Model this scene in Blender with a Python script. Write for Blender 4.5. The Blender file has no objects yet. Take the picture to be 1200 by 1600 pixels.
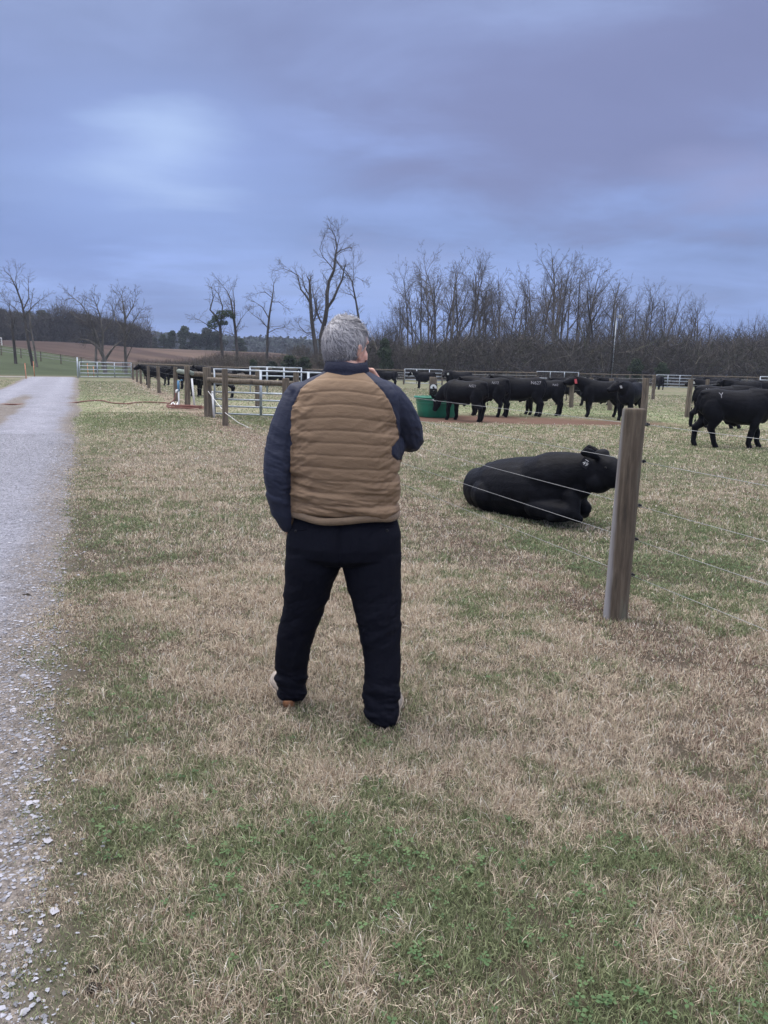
import bpy, bmesh, math, random
import numpy as np
from mathutils import Vector, Matrix
from mathutils.bvhtree import BVHTree
sc = bpy.context.scene
# ------------------------------------------------------------------ camera
F = 1202.0; H = 1.57
pitch = math.radians(10.7); roll = math.radians(1.4)
cf = np.array([0, math.cos(pitch), -math.sin(pitch)]); r0 = np.array([1., 0, 0]); u0 = np.array([0, math.sin(pitch), math.cos(pitch)])
cr = math.cos(roll)*r0 + math.sin(roll)*u0; cu = -math.sin(roll)*r0 + math.cos(roll)*u0
cam = bpy.data.cameras.new('camera'); camo = bpy.data.objects.new('camera', cam); sc.collection.objects.link(camo)
cam.sensor_fit = 'VERTICAL'; cam.angle = 2*math.atan(800/F); cam.clip_start = .05; cam.clip_end = 9000
M = Matrix([[cr[0], cu[0], -cf[0], 0], [cr[1], cu[1], -cf[1], 0], [cr[2], cu[2], -cf[2], H], [0, 0, 0, 1]])
camo.matrix_world = M; sc.camera = camo
sc.render.resolution_x = 768; sc.render.resolution_y = 1024
def ray(x, y): return cf + (x-600)/F*cr - (y-800)/F*cu
def G(x, y, z=0.):
    d = ray(x, y); t = (z-H)/d[2]; return np.array([0, 0, H]) + t*d
def P(x, y, Y):
    d = ray(x, y); return np.array([0, 0, H]) + d*Y/d[1]
# ------------------------------------------------------------------ node helper
class N:
    def __init__(s, tree): s.t = tree; s.n = tree.nodes; s.l = tree.links
    def new(s, typ, **kw):
        n = s.n.new(typ)
        for k, v in kw.items(): setattr(n, k, v)
        return n
    def put(s, sock, v):
        if hasattr(v, 'is_linked') or isinstance(v, bpy.types.NodeSocket): s.l.new(v, sock)
        else: sock.default_value = v
    def math(s, op, a, b=0., c=None, clamp=False):
        n = s.new('ShaderNodeMath', operation=op, use_clamp=clamp); s.put(n.inputs[0], a); s.put(n.inputs[1], b)
        if c is not None: s.put(n.inputs[2], c)
        return n.outputs[0]
    def vmath(s, op, a, b=None):
        n = s.new('ShaderNodeVectorMath', operation=op); s.put(n.inputs[0], a)
        if b is not None: s.put(n.inputs[1], b)
        return n.outputs['Value'] if op in ('DOT_PRODUCT', 'LENGTH') else n.outputs[0]
    def mix(s, f, a, b, mode='MIX'):
        n = s.new('ShaderNodeMix', data_type='RGBA', blend_type=mode); s.put(n.inputs[0], f); s.put(n.inputs[6], a if isinstance(a, bpy.types.NodeSocket) else (*a, 1)); s.put(n.inputs[7], b if isinstance(b, bpy.types.NodeSocket) else (*b, 1))
        return n.outputs[2]
    def noise(s, vec, scale, detail=4., rough=.55, dist=0.):
        n = s.new('ShaderNodeTexNoise'); s.put(n.inputs['Vector'], vec); n.inputs['Scale'].default_value = scale
        n.inputs['Detail'].default_value = detail; n.inputs['Roughness'].default_value = rough; n.inputs['Distortion'].default_value = dist
        return n.outputs[0]
    def ramp(s, f, stops, interp='LINEAR'):
        n = s.new('ShaderNodeValToRGB'); s.put(n.inputs[0], f); e = n.color_ramp; e.interpolation = interp
        while len(e.elements) < len(stops): e.elements.new(.5)
        for el, (p, c) in zip(e.elements, stops):
            el.position = p; el.color = (*c, 1) if len(c) == 3 else c
        return n.outputs[0]
    def mapr(s, v, a, b, c=0., d=1., typ='SMOOTHSTEP'):
        n = s.new('ShaderNodeMapRange', interpolation_type=typ); s.put(n.inputs[0], v)
        for i, q in zip((1, 2, 3, 4), (a, b, c, d)): n.inputs[i].default_value = q
        return n.outputs[0]
    def mapping(s, vec, scale):
        n = s.new('ShaderNodeMapping'); s.put(n.inputs[0], vec); n.inputs['Scale'].default_value = scale; return n.outputs[0]
# ------------------------------------------------------------------ world
SUN_EL = math.radians(58); SUN_AZ = math.radians(-55)   # azimuth from +Y towards +X (left and ahead)
w = bpy.data.worlds.new('World'); sc.world = w; w.use_nodes = True
t = N(w.node_tree); w.node_tree.nodes.clear()
tc = t.new('ShaderNodeTexCoord'); D = tc.outputs['Generated']
sky = t.new('ShaderNodeTexSky'); sky.sky_type = 'NISHITA'; sky.sun_disc = False; sky.sun_elevation = SUN_EL; sky.sun_rotation = SUN_AZ
sx = t.new('ShaderNodeSeparateXYZ'); t.put(sx.inputs[0], D); z = sx.outputs[2]
za = t.math('MAXIMUM', z, 0.0)
base = t.ramp(za, [(0., (.165, .265, .575)), (.045, (.185, .285, .60)), (.09, (.25, .35, .675)), (.16, (.215, .30, .575)), (.26, (.21, .275, .52)), (.40, (.255, .32, .545)), (.56, (.98, 1.02, 1.25)), (1., (3.3, 3.25, 3.35))])
dz = t.math('ADD', za, .17)
cx = t.math('DIVIDE', sx.outputs[0], dz); cy = t.math('DIVIDE', sx.outputs[1], dz)
cb = t.new('ShaderNodeCombineXYZ'); t.put(cb.inputs[0], cx); t.put(cb.inputs[1], cy)
n1 = t.noise(t.mapping(cb.outputs[0], (.9, 1.25, 1)), 1.35, 7, .52, .3)
n2 = t.noise(t.mapping(cb.outputs[0], (.5, 1.0, 1)), .62, 4, .5, .5)
n3 = t.noise(t.mapping(cb.outputs[0], (.5, 2.6, 1)), 2.2, 4, .5, .2)
mul = t.math('ADD', t.math('MULTIPLY', t.math('SUBTRACT', n1, .5), .95), 1.02)
mul = t.math('ADD', mul, t.math('MULTIPLY', t.math('SUBTRACT', n2, .5), 1.0))
mul = t.math('ADD', mul, t.math('MULTIPLY', t.math('SUBTRACT', n3, .5), .14))
cm = t.new('ShaderNodeCombineXYZ')
for i in range(3): t.put(cm.inputs[i], mul)
c = t.mix(1., base, cm.outputs[0], 'MULTIPLY')
def patch(px, py, inner, outer, sxx=1., syy=1.):
    d = ray(px, py); d = d/np.linalg.norm(d)
    # elliptical patch measured on the sky dome, in a frame at that direction
    rt = np.cross(d, [0, 0, 1]); rt /= np.linalg.norm(rt); up = np.cross(rt, d)
    a = t.math('DIVIDE', t.vmath('DOT_PRODUCT', D, tuple(rt)), sxx); b = t.math('DIVIDE', t.vmath('DOT_PRODUCT', D, tuple(up)), syy)
    rr = t.math('SQRT', t.math('ADD', t.math('MULTIPLY', a, a), t.math('MULTIPLY', b, b)))
    rr = t.math('ADD', rr, t.math('MULTIPLY', t.math('SUBTRACT', n1, .5), 2.6))
    f = t.mapr(rr, inner, outer, 1., 0.)
    return t.math('MULTIPLY', f, t.math('GREATER_THAN', t.vmath('DOT_PRODUCT', D, tuple(d)), 0.))
c = t.mix(t.math('MULTIPLY', patch(980, 150, .2, 1.1, .42, .16), .75), c, (.195, .215, .395))
c = t.mix(t.math('MULTIPLY', patch(560, 60, .1, 1.1, .30, .09), .45), c, (.20, .235, .44))
c = t.mix(t.math('MULTIPLY', patch(60, 400, .2, 1.2, .20, .06), .5), c, (.155, .225, .50))
c = t.mix(t.math('MULTIPLY', patch(240, 245, .0, 1.1, .22, .11), .55), c, (.32, .44, .82))
c = t.mix(t.math('MULTIPLY', patch(258, 232, .0, 1.1, .12, .058), .7), c, (.46, .60, .88))
c = t.mix(t.math('MULTIPLY', patch(640, 445, .0, 1.0, .30, .05), .4), c, (.34, .45, .82))
c = t.mix(t.math('MULTIPLY', patch(1160, 290, .0, 1.0, .13, .05), .4), c, (.36, .40, .68))
c = t.mix(1., c, (9.4, 9.4, 9.4), 'MULTIPLY')
c = t.mix(.93, sky.outputs[0], c)
bg = t.new('ShaderNodeBackground'); t.put(bg.inputs[0], c); bg.inputs[1].default_value = .1
ow = t.new('ShaderNodeOutputWorld'); t.l.new(bg.outputs[0], ow.inputs[0])
# ------------------------------------------------------------------ sun (veiled)
sl = bpy.data.lights.new('sun', 'SUN'); sl.energy = 1.5; sl.angle = math.radians(35); sl.color = (1, .93, .84)
so = bpy.data.objects.new('sun', sl); sc.collection.objects.link(so)
sd = Vector((math.sin(SUN_AZ)*math.cos(SUN_EL), math.cos(SUN_AZ)*math.cos(SUN_EL), math.sin(SUN_EL)))
so.rotation_euler = sd.to_track_quat('Z', 'Y').to_euler(); so.location = (-20, 20, 40)
sc.view_settings.view_transform = 'Standard'; sc.view_settings.look = 'None'; sc.view_settings.exposure = 0.27; sc.view_settings.gamma = 1.0
# ------------------------------------------------------------------ object helpers
C = sc.collection
def tag(o, label=None, cat=None, group=None, kind=None):
    for k, v in (('label', label), ('category', cat), ('group', group), ('kind', kind)):
        if v: o[k] = v
    return o
def empty(name, loc=(0, 0, 0), rz=0.):
    o = bpy.data.objects.new(name, None); C.objects.link(o); o.location = tuple(loc); o.rotation_euler = (0, 0, rz); o.empty_display_size = .2
    return o
def link(name, me, mat=None, parent=None, loc=None):
    o = bpy.data.objects.new(name, me); C.objects.link(o)
    if mat and not me.materials: me.materials.append(mat)
    if parent: o.parent = parent
    if loc is not None: o.location = tuple(loc)
    return o
def mkmesh(name, V, Fs, smooth=True, col=None):
    """V (n,3); Fs: list of arrays (m,k) of face indices"""
    V = np.asarray(V, dtype=np.float32).reshape(-1, 3); me = bpy.data.meshes.new(name)
    Fs = [np.asarray(f, dtype=np.int32) for f in Fs if len(f)]
    me.vertices.add(len(V)); me.vertices.foreach_set('co', V.ravel())
    nl = sum(f.size for f in Fs); nf = sum(len(f) for f in Fs)
    me.loops.add(nl); me.polygons.add(nf)
    me.loops.foreach_set('vertex_index', np.concatenate([f.ravel() for f in Fs]))
    tot = np.concatenate([np.full(len(f), f.shape[1], np.int32) for f in Fs])
    st = np.concatenate([[0], np.cumsum(tot)[:-1]]).astype(np.int32)
    me.polygons.foreach_set('loop_start', st)
    try: me.polygons.foreach_set('loop_total', tot)
    except Exception: pass
    me.polygons.foreach_set('use_smooth', np.full(nf, smooth, dtype=bool))
    me.update(calc_edges=True); me.validate()
    if col is not None:
        a = me.color_attributes.new('col', 'FLOAT_COLOR', 'POINT')
        cc = np.ones((len(V), 4), np.float32); cc[:, :3] = col; a.data.foreach_set('color', cc.ravel())
    return me
class MB:
    """collects shapes, builds ONE mesh"""
    def __init__(s): s.V = []; s.F = {3: [], 4: []}; s.n = 0
    def add(s, V, quads=(), tris=()):
        V = np.asarray(V, float).reshape(-1, 3); s.V.append(V)
        if len(quads): s.F[4].append(np.asarray(quads, int)+s.n)
        if len(tris): s.F[3].append(np.asarray(tris, int)+s.n)
        s.n += len(V); return s
    def box(s, c, h, rz=0.):
        v = np.array([[x, y, z] for x in (-1, 1) for y in (-1, 1) for z in (-1, 1)], float)*np.array(h)
        ca, sa = math.cos(rz), math.sin(rz); v = v@np.array([[ca, sa, 0], [-sa, ca, 0], [0, 0, 1]])
        return s.add(v+np.array(c), [[0, 1, 3, 2], [4, 6, 7, 5], [0, 4, 5, 1], [2, 3, 7, 6], [0, 2, 6, 4], [1, 5, 7, 3]])
    def rings(s, R, cap=True):
        """R (k, m, 3) closed rings"""
        R = np.asarray(R, float); k, m = R.shape[:2]; i = np.arange(k-1)[:, None]*m; j = np.arange(m)[None]; jn = (j+1) % m
        q = np.stack([i+j, i+jn, i+m+jn, i+m+j], -1).reshape(-1, 4)
        V = R.reshape(-1, 3); tr = []
        if cap:
            V = np.vstack([V, R[0].mean(0), R[-1].mean(0)]); a = k*m
            tr = [[a, (x+1) % m, x] for x in range(m)]+[[a+1, (k-1)*m+x, (k-1)*m+(x+1) % m] for x in range(m)]
        return s.add(V, q, tr)
    def tube(s, pts, rad, m=8, cap=True, ell=None, side=None):
        """ell: list of (a,b) semi axes; a is along the side vector"""
        pts = np.asarray(pts, float); k = len(pts)
        if np.isscalar(rad): rad = [rad]*k
        T = np.gradient(pts, axis=0); T /= np.linalg.norm(T, axis=1)[:, None]+1e-9
        if side is None:
            side = np.array([0, 0, 1.]) if abs(T[0][2]) < .8 else np.array([1., 0, 0])
        side = np.asarray(side, float); R = []; an = np.arange(m)*2*math.pi/m
        for i in range(k):
            a = side-T[i]*np.dot(side, T[i]); a /= np.linalg.norm(a)+1e-9; b = np.cross(T[i], a)
            ra, rb = (rad[i], rad[i]) if ell is None else ell[i]
            R.append(pts[i]+np.outer(np.cos(an), a)*ra+np.outer(np.sin(an), b)*rb)
        return s.rings(np.array(R), cap)
    def ball(s, c, r, m=12, k=8):
        th = np.linspace(.06, math.pi-.06, k); an = np.arange(m)*2*math.pi/m; r = np.array([r]*3 if np.isscalar(r) else r, float)
        R = np.array([[[math.sin(a)*math.cos(b), math.sin(a)*math.sin(b), -math.cos(a)] for b in an] for a in th])*r+np.array(c)
        return s.rings(R)
    def cap2(s, p, q, r1, r2, m=12):
        p = np.array(p, float); q = np.array(q, float); L = np.linalg.norm(q-p)
        d = (q-p)/(L+1e-9)
        pts = [p-d*r1*.95, p-d*r1*.6, p]+[p+(q-p)*x for x in (.33, .66)]+[q, q+d*r2*.6, q+d*r2*.95]
        rr = [r1*.3, r1*.8, r1, r1*.67+r2*.33, r1*.34+r2*.66, r2, r2*.8, r2*.3]
        return s.tube(pts, rr, m)
    def mesh(s, name, smooth=True, col=None):
        return mkmesh(name, np.vstack(s.V), [np.vstack(s.F[k]) for k in (4, 3) if s.F[k]], smooth, col)
    def build(s, name, mat, parent=None, smooth=True, loc=None):
        return link(name, s.mesh(name, smooth), mat, parent, loc)
def remesh(mb, voxel, smooth_it=4, fac=.5):
    """union of overlapping closed shapes -> (V, F)"""
    me = mb.mesh('tmp'); o = bpy.data.objects.new('tmp', me); C.objects.link(o)
    m = o.modifiers.new('r', 'REMESH'); m.mode = 'VOXEL'; m.voxel_size = voxel; m.adaptivity = 0
    if smooth_it:
        q = o.modifiers.new('s', 'SMOOTH'); q.iterations = smooth_it; q.factor = fac
    dg = bpy.context.evaluated_depsgraph_get(); ev = o.evaluated_get(dg); e = ev.to_mesh()
    V = np.empty(len(e.vertices)*3, np.float32); e.vertices.foreach_get('co', V); V = V.reshape(-1, 3).astype(float)
    NV = np.empty(len(V)*3, np.float32); e.vertices.foreach_get('normal', NV); NV = NV.reshape(-1, 3).astype(float)
    L = np.empty(len(e.loops), np.int32); e.loops.foreach_get('vertex_index', L); Fq = L.reshape(-1, 4)
    ev.to_mesh_clear(); bpy.data.objects.remove(o); bpy.data.meshes.remove(me)
    return V, Fq, NV
# ------------------------------------------------------------------ noise (numpy)
_rs = np.random.RandomState(5); _T = _rs.rand(256, 256)
def vn(x, y, s=0):
    x = x+s*17.31; y = y+s*9.77
    xi = np.floor(x).astype(int); yi = np.floor(y).astype(int); fx = x-xi; fy = y-yi; fx = fx*fx*(3-2*fx); fy = fy*fy*(3-2*fy)
    a = _T[xi % 256, yi % 256]; b = _T[(xi+1) % 256, yi % 256]; c_ = _T[xi % 256, (yi+1) % 256]; d = _T[(xi+1) % 256, (yi+1) % 256]
    return (a*(1-fx)+b*fx)*(1-fy)+(c_*(1-fx)+d*fx)*fy
def fbm(x, y, s=0, o=4):
    r = 0; a = .5; t_ = 0
    for i in range(o):
        r = r+a*vn(x*2**i, y*2**i, s+i*3); t_ += a; a *= .55
    return r/t_
def sst(x, a, b):
    u = np.clip((x-a)/(b-a), 0, 1); return u*u*(3-2*u)
# ------------------------------------------------------------------ materials
MAT = {}
def mat(name, col, rough=.8, var=.25, scale=20., bump=.0, bscale=60., spec=.3, metal=0., stretch=(1, 1, 1), col2=None, sheen=0., attr=None, objco=True):
    m = bpy.data.materials.new(name); m.use_nodes = True; t = N(m.node_tree); b = t.n['Principled BSDF']
    tc = t.new('ShaderNodeTexCoord'); v = t.mapping(tc.outputs['Object'], stretch)
    if attr:
        a = t.new('ShaderNodeAttribute', attribute_name=attr); base = a.outputs['Color']
    else:
        c2 = col2 or tuple(x*(1-var) for x in col)
        base = t.mix(t.mapr(t.noise(v, scale, 5, .6), .3, .7), c2, tuple(min(1, x*(1+var*.6)) for x in col))
    t.put(b.inputs['Base Color'], base); b.inputs['Roughness'].default_value = rough; b.inputs['Specular IOR Level'].default_value = spec
    b.inputs['Metallic'].default_value = metal
    if sheen: b.inputs['Sheen Weight'].default_value = sheen; b.inputs['Sheen Roughness'].default_value = .5
    if bump:
        bn = t.new('ShaderNodeBump'); bn.inputs['Strength'].default_value = 1; bn.inputs['Distance'].default_value = bump
        t.put(bn.inputs['Height'], t.noise(v, bscale, 5, .6)); t.l.new(bn.outputs[0], b.inputs['Normal'])
    MAT[name] = m; return m
mat('bark', (.075, .068, .060), .95, .45, 3., .01, 20, stretch=(1, 1, .2))
mat('bark_light', (.14, .128, .112), .95, .45, 3., .01, 20, stretch=(1, 1, .2))
mat('twig', (.100, .092, .086), .95, .3, .5)
mat('brush', (.070, .058, .054), .95, .5, .25)
mat('wood', (.15, .125, .095), .9, .55, 7., .006, 40, stretch=(4, 4, .35), col2=(.075, .062, .05))
mat('wood_green', (.20, .23, .20), .9, .4, 7., .004, 40, stretch=(.4, 4, 4))
mat('galv', (.40, .45, .50), .45, .2, 8., metal=.35, spec=.5)
mat('galv_old', (.24, .245, .235), .6, .3, 8., metal=.2)
mat('wire', (.38, .39, .39), .5, .1, 30., metal=.3)
mat('white_plastic', (.75, .76, .76), .4, .05, 10.)
mat('black_plastic', (.012, .012, .014), .4, .1, 10.)
mat('white_paint', (.8, .8, .78), .6, .12, 40.)
mat('pink_tag', (.75, .16, .18), .5, .1, 10.)
mat('tub_green', (.008, .17, .10), .35, .2, 3., spec=.5)
mat('rubber', (.20, .085, .068), .6, .3, 10.)
mat('orange', (.55, .25, .15), .6, .2, 10.)
mat('blue_metal', (.10, .25, .42), .5, .2, 10.)
mat('leaf_dark', (.035, .055, .028), .8, .5, .6)
mat('leaf_mid', (.050, .072, .032), .8, .5, .8)
mat('pine', (.030, .045, .030), .85, .5, .4)
mat('mistletoe', (.045, .075, .022), .8, .4, 2.)
mat('dung', (.03, .024, .018), .9, .4, 30., .004, 60)
# ================================================================== TERRAIN
FO = np.array([1.52, 4.8]); FD = np.array([-.354, .935]); FD = FD/np.linalg.norm(FD); FN = np.array([FD[1], -FD[0]])
RO = np.array([-3.3, 7.87]); RD = np.array([-.367, .930]); RD = RD/np.linalg.norm(RD); RN = np.array([RD[1], -RD[0]])
def fence_w(x, y): return (x-FO[0])*FN[0]+(y-FO[1])*FN[1]
def road_t(x, y): return (x-RO[0])*RN[0]+(y-RO[1])*RN[1]+.10*(1-sst(np.asarray(y, float), 5, 25))
def road_s(x, y): return (x-RO[0])*RD[0]+(y-RO[1])*RD[1]
RW = 3.75
def height(x, y):
    x = np.asarray(x, float); y = np.asarray(y, float); r = np.hypot(x, y); az = np.degrees(np.arctan2(x, y))
    z = 5.3*sst(y, 118, 212)*sst(-az, -1, 9)*(1-.15*sst(az, -25, -8))
    z = z+3.6*sst(-x, 27, 66)*sst(y, 64, 128)*(1-sst(y, 140, 200))
    z = z+.25*sst(r, 20, 60)*(fbm(x/25, y/25, 3, 2)-.5)
    z = z+(.03*(fbm(x/1.7, y/1.7, 7, 3)-.5)+.012*(fbm(x/.3, y/.3, 8, 2)-.5))*(1-sst(r, 30, 50))
    t = road_t(x, y); rm = sst(-t, .05, .5)*sst(t, -RW-.5, -RW)
    return z-.05*rm*(1-sst(road_s(x, y), 58, 62))
GA = [(.35, 1.9, .5, .26), (.75, 2.1, .4, .16), (-.35, 2.2, .4, .10), (-.6, 4.2, .7, -.28), (-1.2, 5.5, 1.0, -.22), (.55, 3.1, .4, -.22), (1.5, 3.0, .6, -.15), (-1.2, 3.2, .5, .15), (-1.1, 2.0, .35, .1), (0.05, 3.6, .45, .2), (1.4, 6.3, .7, .35), (2.6, 12.5, 1.2, .35), (-.6, 1.75, .35, -.1), (-3.2, 11., 1.5, -.35), (3.5, 8, 1.5, .25), (2.2, 5.5, .6, .2), (-6.2, 20, 2.5, .3), (4, 31, 5, .25), (7.5, 14, 1.5, .2), (5, 16, 1.6, .1)]
def greenness(x, y):
    g = .45+.38*(fbm(x/1.3, y/1.3, 21, 4)-.5)+.85*(fbm(x/.30, y/.30, 23, 3)-.5)+.9*(fbm(x/.11, y/.11, 27, 2)-.5)+.35*(fbm(x/5, y/5, 29, 2)-.5)
    for a, b, s, q in GA: g = g+q*np.exp(-((x-a)**2+(y-b)**2)/(2*s*s))
    t = road_t(x, y); g = g+.14*sst(np.hypot(x, y), 14, 28)
    g = g+.14*np.exp(-((t-.45)/.35)**2)
    g = g-.55*np.exp(-(fence_w(x, y)/.45)**2)
    return np.clip(g, 0, 1)
def brownness(x, y):
    """mown, sprayed strip under the fence and worn patches"""
    b = .8*np.exp(-((fence_w(x, y)-.05)/.42)**2)*(.45+.8*(fbm(x/.6, y/.6, 31, 3)-.3))
    b = b+.45*sst(fbm(x/.9, y/.9, 33, 3), .60, .74)
    b = b+.5*np.exp(-((x+3.6)**2/9+(y-19.5)**2/5))+.4*np.exp(-((x+6.6)**2/6+(y-26)**2/4))
    return np.clip(b, 0, 1)
def dirt(x, y):
    d = np.exp(-(((x-4.2)/4.6)**2+((y-24.6)/2.0)**2)**1.6)*1.3+np.exp(-(((x-1.6)/1.6)**2+((y-23.5)/1.5)**2))*.6
    return np.clip(d*(.45+1.1*fbm(x/.9, y/.9, 41, 3)), 0, 1)
STRAW = np.array([.37, .315, .24]); GREEN = np.array([.13, .165, .080]); BROWN = np.array([.175, .125, .098]); DIRT = np.array([.105, .058, .045])
def ground_col(x, y):
    g = greenness(x, y)[:, None]; b = brownness(x, y)[:, None]; d = dirt(x, y)[:, None]; r = np.hypot(x, y)[:, None]
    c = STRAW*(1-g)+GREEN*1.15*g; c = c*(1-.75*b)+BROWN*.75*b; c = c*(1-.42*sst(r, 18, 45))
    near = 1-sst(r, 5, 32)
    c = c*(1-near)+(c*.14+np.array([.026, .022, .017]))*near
    c = c*(.90+.3*fbm(x/.08, y/.5, 51, 2))[:, None]
    c = c*(1-.92*d)+DIRT*.92*d
    # track edge: packed earth with grit in it
    t = road_t(x, y)[:, None]; e = np.exp(-((t-.0)/.13)**2)*(1-sst(r, 60, 64)); c = c*(1-.6*e)+np.array([.19, .17, .155])*.6*e
    return c
def far_col(x, y, c):
    az = np.degrees(np.arctan2(x, y)); x_, y_ = x, y
    t = road_t(x, y); s = road_s(x, y)
    lawn = sst(s, 60.5, 62)*(1-sst(az, -17, -13))
    lc = np.array([.050, .064, .034])*(.75+.6*fbm(x/6, y/3, 61, 3))[:, None]
    lc = lc*(1-.5*(np.exp(-((s-66)/4.)**2))[:, None])+np.array([.20, .17, .12])*.5*(np.exp(-((s-66)/4.)**2))[:, None]
    c = c*(1-lawn[:, None])+lc*lawn[:, None]
    # ploughed / stubble field
    edge = 104+.9*np.clip(-x-20, 0, 80)*.45
    f = sst(y, edge, edge+4)*(1-sst(az, -3, 4))
    fc = np.array([.052, .035, .030])+np.array([.06, .044, .030])*(sst(az+6*fbm(x/30, y/10, 71, 3), -22, -9)*sst(fbm(x/40, y/9, 73, 3), .3, .6))[:, None]
    fc = fc*(.75+.5*fbm(x/30, y/2.2, 77, 3))[:, None]
    rim = np.exp(-((y-211)/4.5)**2)[:, None]; fc = fc*(1-rim*.8)+np.array([.22, .24, .13])*rim*.8
    c = c*(1-f[:, None])+fc*f[:, None]
    wd = sst(y, 96, 106)*sst(az, -3, 3); c = c*(1-wd[:, None])+np.array([.06, .048, .038])*wd[:, None]
    dk = sst(y, 222, 232); c = c*(1-dk[:, None])+np.array([.035, .042, .028])*dk[:, None]
    return c
def polar(rr, az):
    R, A = np.meshgrid(rr, az, indexing='ij'); return R*np.sin(A), R*np.cos(A)
rr = np.concatenate([.35*1.0155**np.arange(0, 480)]); rr = rr[rr < 420]; rr = np.concatenate([rr, [480, 560, 700, 900]])
az = np.radians(np.concatenate([np.arange(-180, -42, 3.), np.arange(-42, 42, .16), np.arange(42, 180, 3.)]))
X, Y = polar(rr, az); k, m_ = X.shape; x = X.ravel(); y = Y.ravel()
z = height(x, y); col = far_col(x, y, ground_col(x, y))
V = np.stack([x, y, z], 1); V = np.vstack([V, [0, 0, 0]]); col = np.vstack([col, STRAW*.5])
i = np.arange(k-1)[:, None]*m_; j = np.arange(m_)[None]; jn = (j+1) % m_
q = np.stack([i+j, i+m_+j, i+m_+jn, i+jn], -1).reshape(-1, 4); tr = np.array([[k*m_, a, (a+1) % m_] for a in range(m_)])
gm = bpy.data.materials.new('pasture'); gm.use_nodes = True; t = N(gm.node_tree); b = t.n['Principled BSDF']
at = t.new('ShaderNodeAttribute', attribute_name='col'); ge = t.new('ShaderNodeNewGeometry')
p_ = ge.outputs['Position']; na = t.noise(p_, 14, 5, .65); nb = t.noise(p_, 60, 3, .6); nc = t.noise(t.mapping(p_, (1, .4, 1)), 1.1, 5, .6)
f1 = t.math('ADD', .55, t.math('ADD', t.math('MULTIPLY', na, .45), t.math('ADD', t.math('MULTIPLY', nb, .2), t.math('MULTIPLY', nc, .3))))
cm = t.new('ShaderNodeCombineXYZ'); [t.put(cm.inputs[i_], f1) for i_ in range(3)]
t.put(b.inputs['Base Color'], t.mix(1., at.outputs['Color'], cm.outputs[0], 'MULTIPLY')); b.inputs['Roughness'].default_value = .95; b.inputs['Specular IOR Level'].default_value = .1
bn = t.new('ShaderNodeBump'); bn.inputs['Distance'].default_value = .02; bn.inputs['Strength'].default_value = .8; t.put(bn.inputs['Height'], na); t.l.new(bn.outputs[0], b.inputs['Normal'])
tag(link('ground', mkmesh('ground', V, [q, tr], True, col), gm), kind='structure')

# ------------------------------------------------------------------ gravel track
def road_surf(x, y, t_, s_):
    edge = np.minimum(-t_, t_+RW)     # >0 inside
    nz = .12*(fbm(x/.45, y/.45, 81, 4)-.5)*2+.16*(fbm(x/2.2, y/2.2, 83, 2)-.5)*2+.08*(fbm(x/.09, y/.09, 85, 2)-.5)*2
    mid = .75*np.exp(-((t_+RW*.52)/.42)**2)*(.4+1.2*fbm(x/1.3, y/1.3, 87, 3))*sst(-s_, -32, -22)
    inside = np.minimum(edge+nz, .55-mid*1.0+.5*nz)
    lift = np.clip(.010+inside*.11, -.05, .026)
    return inside, height(x, y)+lift+.05*sst(edge, .05, .5)
ss = np.concatenate([np.arange(-9.5, 6, .05), np.arange(6, 20, .12), np.arange(20, 61, .4)]); tt = np.arange(-RW-.6, .61, .05)
S, T = np.meshgrid(ss, tt, indexing='ij'); X = RO[0]+RD[0]*S+RN[0]*T; Y = RO[1]+RD[1]*S+RN[1]*T
x = X.ravel(); y = Y.ravel(); s_ = S.ravel(); t_ = road_t(x, y)
nz = .12*(fbm(x/.45, y/.45, 81, 4)-.5)*2+.16*(fbm(x/2.2, y/2.2, 83, 2)-.5)*2+.08*(fbm(x/.09, y/.09, 85, 2)-.5)*2
mid = .75*np.exp(-((t_+RW*.52)/.42)**2)*(.4+1.2*fbm(x/1.3, y/1.3, 87, 3))*sst(-s_, -32, -22)
inside, zz = road_surf(x, y, t_, s_)
e2 = sst(inside, 0, .4)[:, None]
gcol = np.array([.275, .28, .33])*e2+np.array([.20, .175, .155])*(1-e2); gcol = gcol*(.85+.35*fbm(x/.7, y/.7, 89, 3))[:, None]
rut = np.exp(-((t_+.95)/.35)**2)+np.exp(-((t_+2.75)/.35)**2); gcol = gcol*(.92+.14*rut)[:, None]
k, m_ = X.shape; i = np.arange(k-1)[:, None]*m_; j = np.arange(m_-1)[None]; q = np.stack([i+j, i+j+1, i+m_+j+1, i+m_+j], -1).reshape(-1, 4)
gv = bpy.data.materials.new('gravel'); gv.use_nodes = True; t = N(gv.node_tree); b = t.n['Principled BSDF']
at = t.new('ShaderNodeAttribute', attribute_name='col'); ge = t.new('ShaderNodeNewGeometry'); p_ = ge.outputs['Position']
vo = t.new('ShaderNodeTexVoronoi'); t.put(vo.inputs['Vector'], p_); vo.inputs['Scale'].default_value = 105
vo2 = t.new('ShaderNodeTexVoronoi'); t.put(vo2.inputs['Vector'], p_); vo2.inputs['Scale'].default_value = 42
sep = t.new('ShaderNodeSeparateColor'); t.put(sep.inputs[0], vo.outputs['Color']); sep2 = t.new('ShaderNodeSeparateColor'); t.put(sep2.inputs[0], vo2.outputs['Color'])
f1 = t.math('ADD', .35, t.math('ADD', t.math('MULTIPLY', sep.outputs[0], .55), t.math('MULTIPLY', sep2.outputs[1], .45)))
f1 = t.math('MULTIPLY', f1, t.math('ADD', .7, t.math('MULTIPLY', t.noise(p_, 5, 5, .6), .6)))
cm = t.new('ShaderNodeCombineXYZ'); [t.put(cm.inputs[i_], f1) for i_ in range(3)]
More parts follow.
